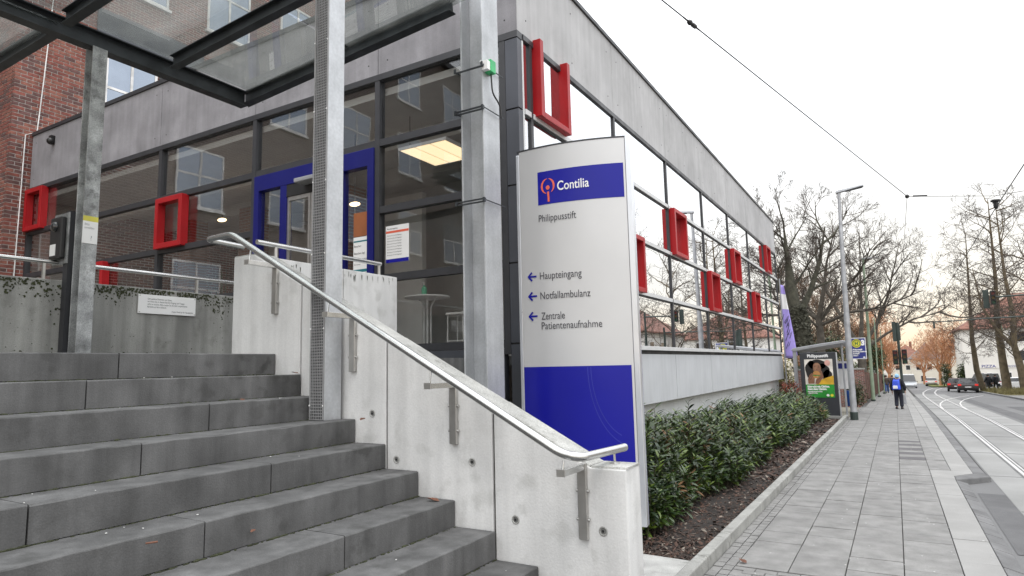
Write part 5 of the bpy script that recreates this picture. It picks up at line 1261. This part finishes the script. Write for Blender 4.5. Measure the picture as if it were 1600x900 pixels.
def house(label, x0, x1, y0, y1, h, rh, mw, mr, wins, group=None, hip=True, dormer=False, name='house'):
    zb_ = min(zg(y0),zg(y1)); t = thing(name, label, 'house', ((x0+x1)/2,(y0+y1)/2,zb_), group)
    MB().box(x0,y0,zb_-1,x1,y1,zb_+h).build('wall', mw, t)
    o_ = .45; a, b_, c_, d_ = x0-o_, x1+o_, y0-o_, y1+o_; r = min((b_-a),(d_-c_))/2; zt = zb_+h
    mb = MB()
    if (b_-a) > (d_-c_): rp = [(a+(r if hip else 0),(c_+d_)/2),(b_-(r if hip else 0),(c_+d_)/2)]
    else: rp = [((a+b_)/2,c_+(r if hip else 0)),((a+b_)/2,d_-(r if hip else 0))]
    V = [(a,c_,zt),(b_,c_,zt),(b_,d_,zt),(a,d_,zt),(rp[0][0],rp[0][1],zt+rh),(rp[1][0],rp[1][1],zt+rh),(a,c_,zt-.15),(b_,c_,zt-.15),(b_,d_,zt-.15),(a,d_,zt-.15)]
    if (b_-a) > (d_-c_): F = [(0,1,5,4),(1,2,5),(2,3,4,5),(3,0,4)]
    else: F = [(0,1,4),(1,2,5,4),(2,3,5),(3,0,4,5)]
    F += [(6,7,1,0),(7,8,2,1),(8,9,3,2),(9,6,0,3),(9,8,7,6)]
    ro = mb.add(V, F).build('roof', mr, t)
    MB().box((x0+x1)/2-.4+1.5,(y0+y1)/2-.4,zt+rh*.5,(x0+x1)/2+.4+1.5,(y0+y1)/2+.4,zt+rh+.9).build('chimney', mr, ro)
    for (face, u, z_, wd, ht) in wins:
        f = MB(); g = MB(); k = .08
        if face == 'y': f.box(u,y0-.05,zb_+z_,u+wd,y0+.02,zb_+z_+ht); g.box(u+k,y0-.06,zb_+z_+k,u+wd-k,y0-.051,zb_+z_+ht-k)
        else: f.box(x0-.05,u,zb_+z_,x0+.02,u+wd,zb_+z_+ht); g.box(x0-.06,u+k,zb_+z_+k,x0-.051,u+wd-k,zb_+z_+ht-k)
        w_ = f.build('window', M_winf, t); g.build('pane', G_dark, w_)
    return t
hs = house('large white rendered house with red tiled hip roof and pizza shop on the right', 8.5, 24, 112, 126, 8.6, 5.2, M_house, M_roof,
      [('y',13.9,6.5,2.6,1.5),('y',14.6,3.9,2.4,1.5),('y',18.5,6.5,2.2,1.5),('y',18.5,3.9,2.2,1.5),('y',10.0,.35,.75,2.0),('y',10.95,.35,.7,2.0),('y',12.6,.4,1.2,2.0),('y',14.7,.4,1.9,2.0)])
MB().box(9.9,111.94,zg(112)+2.62,15.5,111.98,zg(112)+3.2).build('shop_sign', M_house, hs)
mb = MB(); text_mb(mb, "PIZZA", (10.45,111.925,zg(112)+2.72), (1,0,0), (0,0,1), .52, 1.15, bold=.005); text_mb(mb, "PIZZERIA", (13.4,111.925,zg(112)+2.72), (1,0,0), (0,0,1), .36, .9); mb.build('lettering', M_signb, hs)
MB().box(14.6,111.9,zg(112)+1.6,16.4,111.97,zg(112)+2.35).build('red_shop_panel', mat('shop_red',(.45,.06,.05),.5), hs)
MB().box(12.0,117,zg(112)+9.6,13.4,119,zg(112)+12.9).build('dormer', M_roof, hs)
house('distant cream house with grey pitched roof at the end of the road', 3.4,10.5,188,200,6.2,4,M_house2,M_roofg,[('y',4.4,3.4,1.2,1.5),('y',6.6,3.4,1.2,1.5),('y',8.6,3.4,1.2,1.5),('y',5.2,.6,1.2,1.5)],'houses far down the street')
house('distant white house left of the road end', -9,-1.2,150,162,7.0,4,M_house,M_roofg,[('y',-4,3.6,1.2,1.5),('y',-6.5,3.6,1.2,1.5),('y',-3,.8,1.2,1.5)],'houses far down the street')
house('distant pale house behind the russet trees with red roof', 10,19,160,172,7.5,4.5,M_house2,M_roof,[('y',11,4,1.2,1.5),('y',13.4,4,1.2,1.5),('y',16,4,1.2,1.5)],'houses far down the street')
house('farthest pale house closing the street view', -2,9,250,262,8,4.5,M_house2,M_roof,[('y',0,4,1.3,1.6),('y',3,4,1.3,1.6),('y',6,4,1.3,1.6)],'houses far down the street')
house('far white house on the slope to the right of the street', 16,28,215,228,8,5,M_house,M_roofg,[('y',18,4,1.3,1.6),('y',22,4,1.3,1.6)],'houses far down the street')
house('far house on the slope to the left of the street', -26,-12,190,204,8,5,M_house2,M_roof,[('y',-20,4,1.3,1.6)],'houses far down the street')
house('small white house with red roof on the right side facing the glass front', 14.5,26,50,60,4.6,4.2,M_house,M_roof,[('x',51.5,1.2,1.5,1.7),('x',55,1.2,1.5,1.7),('y',16,1.2,1.6,1.7),('y',20,1.2,1.6,1.7)],'houses across the street')
house('cream house with grey roof on the right side nearer the camera', 15,27,22,38,6.8,4.5,M_house2,M_roofg,[('x',24,1.2,1.5,1.7),('x',28,1.2,1.5,1.7),('x',32,1.2,1.5,1.7),('x',24,4.2,1.5,1.7),('x',28,4.2,1.5,1.7),('x',32,4.2,1.5,1.7)],'houses across the street')
house('white house with red roof beyond the small red roofed house', 15,27,68,84,7.2,4.5,M_house,M_roof,[('x',70,1.2,1.5,1.7),('x',74,1.2,1.5,1.7),('x',78,1.2,1.5,1.7),('x',70,4.4,1.5,1.7),('x',74,4.4,1.5,1.7),('x',78,4.4,1.5,1.7)],'houses across the street')
tl = MB()
for i in range(150):      # far wood closing the horizon
    a = R(-70+110*i/150+random.uniform(-.4,.4)); dd = random.uniform(330,420); cx, cy_ = dd*math.sin(a), dd*math.cos(a)
    if cy_ < 80: continue
    z_ = zg(cy_)-1; h_ = random.uniform(7,15)
    for _ in range(90):
        v = Vector((random.gauss(0,1),random.gauss(0,1),random.gauss(0,1))).normalized()*random.random()**.4
        p = Vector((cx+v.x*7,cy_+v.y*5,z_+h_*.5+v.z*h_*.5)); d = Vector((random.gauss(0,1),random.gauss(0,1),random.gauss(0,1))).normalized()*random.uniform(.5,1.3); e_ = d.orthogonal().normalized()*d.length*.6
        tl.add([p-d,p+e_,p+d,p-e_], [(0,1,2,3)])
tl.build('distant_wood', mat('far_wood',(.13,.085,.055),.95,var=.3), None, kind='stuff')

# ------------------------------------------------------------------ cars
def car(label, x_, y_, rot, col, van=False, group='cars along the street', tail=True):
    t = thing('van' if van else 'car', label, 'van' if van else 'car', (0,0,0), group)
    L, W = (2.3,.95) if van else (2.1,.88); H = 1.95 if van else 1.45
    pr_ = [(-L,.35),(-L,.75),(-L+.08,.95),(L*.45,.98),(L*.9,.82),(L,.6),(L,.35),(L-.3,.25),(-L+.3,.25)]
    MB().prism([(-W,a,b_) for a, b_ in pr_], (2*W,0,0)).build('body', col, t, bevel=.05)
    cb = (-L+.12, L*.42, -L+.45 if not van else -L+.2, L*.12)
    MB().hexa([(-W+.04,cb[0],.94),(W-.04,cb[0],.94),(W-.04,cb[1],.94),(-W+.04,cb[1],.94),(-W+.20,cb[2],H-.04),(W-.20,cb[2],H-.04),(W-.20,cb[3],H-.04),(-W+.20,cb[3],H-.04)]).build('windows', G_dark, t, bevel=.03)
    MB().hexa([(-W+.19,cb[2]-.02,H-.045),(W-.19,cb[2]-.02,H-.045),(W-.19,cb[3]+.02,H-.045),(-W+.19,cb[3]+.02,H-.045),(-W+.26,cb[2]+.06,H+.01),(W-.26,cb[2]+.06,H+.01),(W-.26,cb[3]-.06,H+.01),(-W+.26,cb[3]-.06,H+.01)]).build('roof', col, t)
    for sx in (-1,1):
        for yy in (-L*.62, L*.62):
            wh = MB().lathe((sx*(W-.10)-.1,yy,.32),[(.30,0),(.32,.03),(.32,.17),(.30,.2)],16,'x').build('wheel', M_black, t); MB().lathe((sx*(W-.10)-.105,yy,.32),[(.19,0),(.19,.21)],12,'x').build('rim', M_lampp, wh)
        MB().box(sx*(W-.18)-.14,-L-.012,.70,sx*(W-.18)+.14,-L+.03,.88).build('tail_light', E_red if tail else mat('tail_lens',(.25,.02,.02),.3), t)
        MB().box(sx*(W-.22)-.16,L-.06,.60,sx*(W-.22)+.16,L+.012,.74).build('headlight', M_white, t)
        MB().box(sx*(W+.07)-.07,L*.28,.95,sx*(W+.07)+.07,L*.36,1.07).build('wing_mirror', M_black, t)
    MB().box(-.26,-L-.014,.52,.26,-L-.001,.63).build('number_plate', M_white, t)
    MB().box(-W+.03,-L-.03,.33,W-.03,-L+.05,.48).build('bumper', M_black, t)
    t.location = (x_,y_,zg(y_)-.11); t.rotation_euler = (math.atan(-.025),0,rot); return t
cp_ = lambda n_, c_: mat(n_, c_, .3, metal=.3, var=.05, coat=.4)
car('dark grey hatchback parked at the right kerb, rear towards the camera', 6.25,81.5,-.05,cp_('dark_grey_paint',(.045,.04,.042)))
car('dark red brown car parked in front of the grey hatchback', 5.75,88,-.05,cp_('brown_paint',(.08,.04,.04)))
car('black van parked beside the white house', 9.6,104,.5,cp_('black_paint',(.015,.016,.02)),True)
car('white car parked on the forecourt behind the middle street tree', 12.2,98,1.3,cp_('white_paint',(.7,.7,.7)))
car('silver grey van waiting at the left kerb beyond the traffic light', 1.55,112,math.pi,cp_('silver_paint',(.38,.40,.42)),True)
car('small white car with red tail lights driving away on the bend', 5.3,134,-.1,cp_('white_paint_b',(.7,.68,.66)))

# ------------------------------------------------------------------ people
def skinned(name, V, E, Rd, m_, root, sub=2):
    me = bpy.data.meshes.new(name); me.from_pydata(V, E, []); me.materials.append(m_)
    o = bpy.data.objects.new(name, me); COL.objects.link(o); o.parent = root
    md = o.modifiers.new('skin','SKIN'); md.use_smooth_shade = True
    me.skin_vertices.new() if not me.skin_vertices else None
    for i, r in enumerate(Rd): me.skin_vertices[0].data[i].radius = r if isinstance(r, tuple) else (r, r)
    for i in range(len(V)): me.skin_vertices[0].data[i].use_root = (i == 0)
    sb = o.modifiers.new('sub','SUBSURF'); sb.levels = 1; sb.render_levels = sub
    return o
def person(label, x_, y_, rot, jacket, trousers, hat=None, pack=None, stride=.1, arms=.05, k=1.0, hairm=M_hair, bag=None, group=None):
    """standing or walking figure, about 1.7 m, facing local +Y"""
    t = thing('person', label, 'person', (0,0,0), group); s = stride
    hip = (0,0,.93); J = dict(pel=(0,0,.95), sp=(0,-.01,1.15), ch=(0,.0,1.36), nk=(0,.01,1.47), hd=(0,.035,1.58), ht=(0,.03,1.66))
    def limb(sx):
        f = sx*s
        return dict(h=(sx*.095,0,.90), k=(sx*.10,.03+f*.55,.49), a=(sx*.105,f-.04*(f<0),.09+(.03 if f < 0 else 0)), t=(sx*.115,f+.13,.045),
                    sh=(sx*.185,0,1.40), e=(sx*(.235+arms),-.02-f*.45,1.13), w=(sx*(.24+arms*.9),.07-f*.6,.89), p=(sx*(.235+arms*.9),.09-f*.62,.82))
    A, B = limb(-1), limb(1)
    V = [J['pel'],J['sp'],J['ch'],J['nk'],J['hd'],J['ht']]; E = [(0,1),(1,2),(2,3),(3,4),(4,5)]; Rd = [(.15,.11),(.135,.10),(.15,.105),.055,(.078,.095),(.06,.075)]
    for D in (A, B):
        i = len(V); V += [D['h'],D['k'],D['a'],D['t']]; E += [(0,i),(i,i+1),(i+1,i+2),(i+2,i+3)]; Rd += [.085,.055,.042,.035]
        i = len(V); V += [D['sh'],D['e'],D['w'],D['p']]; E += [(2,i),(i,i+1),(i+1,i+2),(i+2,i+3)]; Rd += [.058,.042,.030,.032]
        pz = Vector(D['p']); sx = 1 if D['p'][0] > 0 else -1; wi = i+3
        for q, (dy, ln) in enumerate(((.028,.075),(.010,.085),(-.008,.08),(-.025,.065))):      # four fingers, slightly curled, and a thumb
            j = len(V); V += [tuple(pz+Vector((0,dy,-.045))), tuple(pz+Vector((-sx*.012,dy,-.045-ln)))]; E += [(wi,j),(j,j+1)]; Rd += [.009,.007]
        j = len(V); V += [tuple(pz+Vector((-sx*.01,.04,-.01))), tuple(pz+Vector((-sx*.025,.055,-.055)))]; E += [(wi,j),(j,j+1)]; Rd += [.011,.008]
    skinned('body', V, E, Rd, M_skinl, t)
    hdv = MB(); hdv.hexa([(-.012,.12,1.565),(.012,.12,1.565),(.009,.145,1.57),(-.009,.145,1.57),(-.007,.12,1.615),(.007,.12,1.615),(.004,.125,1.615),(-.004,.125,1.615)])
    for sx in (-1,1): hdv.ball((sx*.083,.035,1.585),.026,7,5,(.4,.8,1.2))
    hdv.build('nose_and_ears', M_skinl, t)
    ey = MB()
    for sx in (-1,1): ey.ball((sx*.032,.115,1.605),.011,7,5)
    ey.ball((0,.118,1.535),.02,8,4,(1.2,.4,.25)); ey.build('eyes_and_mouth', M_hair, t)
    # jacket with sleeves
    V = [(0,0,.74),(0,0,.96),(0,-.01,1.18),(0,0,1.37),(0,.01,1.46)]; E = [(0,1),(1,2),(2,3),(3,4)]; Rd = [(.235,.19),(.225,.185),(.21,.17),(.205,.16),.09]
    for D in (A,B):
        i = len(V); V += [D['sh'],D['e'],D['w']]; E += [(3,i),(i,i+1),(i+1,i+2)]; Rd += [.10,.085,.065]
    skinned('jacket', V, E, Rd, jacket, t)
    V = [(0,0,.92)]; E = []; Rd = [(.15,.12)]
    for D in (A,B):
        i = len(V); a = Vector(D['a']); V += [D['h'],D['k'],tuple(a+Vector((0,0,.0)))]; E += [(0,i),(i,i+1),(i+1,i+2)]; Rd += [.125,.10,.088]
    skinned('trousers', V, E, Rd, trousers, t)
    for D in (A,B):
        a = Vector(D['a']); tt_ = Vector(D['t'])
        MB().hexa([(a.x-.05,a.y-.07,0),(a.x+.05,a.y-.07,0),(tt_.x+.045,tt_.y+.04,0),(tt_.x-.045,tt_.y+.04,0),(a.x-.045,a.y-.06,.11),(a.x+.045,a.y-.06,.11),(tt_.x+.035,tt_.y+.0,.06),(tt_.x-.035,tt_.y,.06)]).build('shoe', M_black, t, bevel=.015)
    hb_ = MB(); hb_.ball((0,.015,1.63),.112,12,8,(.92,1.05,.95)) ; hb_.build('hat' if hat else 'hair', hat or hairm, t, smooth=True)
    if hat: MB().tube([(.105*math.cos(a),.015+.12*math.sin(a),1.60) for a in [i*.5236 for i in range(13)]], .018, 6).build('hat_brim', hat, t)
    if pack:
        pk = MB().hexa([(-.18,-.38,.96),(.18,-.38,.96),(.19,-.15,.96),(-.19,-.15,.96),(-.13,-.30,1.44),(.13,-.30,1.44),(.15,-.15,1.46),(-.15,-.15,1.46)]).build('backpack', pack, t, bevel=.05)
        MB().box(-.11,-.40,1.01,.09,-.365,1.16).build('front_pocket', M_white, pk, bevel=.012)
        for sx in (-1,1): MB().tube([(sx*.10,-.14,1.42),(sx*.12,-.06,1.50),(sx*.13,.10,1.42),(sx*.14,.12,1.22),(sx*.13,-.12,1.05)],.018,6).build('strap', pack, pk)
    if bag:
        MB().hexa([(.27,-.12,.45),(.37,-.12,.45),(.37,.16,.45),(.27,.16,.45),(.29,-.10,.76),(.35,-.10,.76),(.35,.14,.76),(.29,.14,.76)]).build('shoulder_bag', bag, t, bevel=.02)
    t.location = (x_,y_,zg(y_)); t.rotation_euler = (0,0,rot); t.scale = (k,k,k); return t
person('person in dark coat and pale blue hat wearing a blue backpack, standing on the pavement', .03,37.0,-.25,M_black2,M_navy,M_cap,M_pack,.03,.06,.98)
person('person in brown jacket and blue jeans walking away, left of a pair', -.85,73,.05,M_brownj,M_jean,stride=.22,group='people walking down the pavement')
person('person in darker brown jacket and jeans walking away, right of a pair', -.35,74,-.05,mat('dark_brown_jacket',(.05,.035,.03),.85),M_jean,stride=-.2,group='people walking down the pavement')
person('person dressed in black walking by the parked cars, left of a pair', 8.15,82.5,.6,M_black2,M_black2,stride=.2,bag=M_black2,group='people in black on the right pavement')
person('person dressed in black with a bag by the parked cars, right of a pair', 8.72,82.3,.5,M_black2,M_black2,stride=-.15,bag=M_black2,group='people in black on the right pavement')
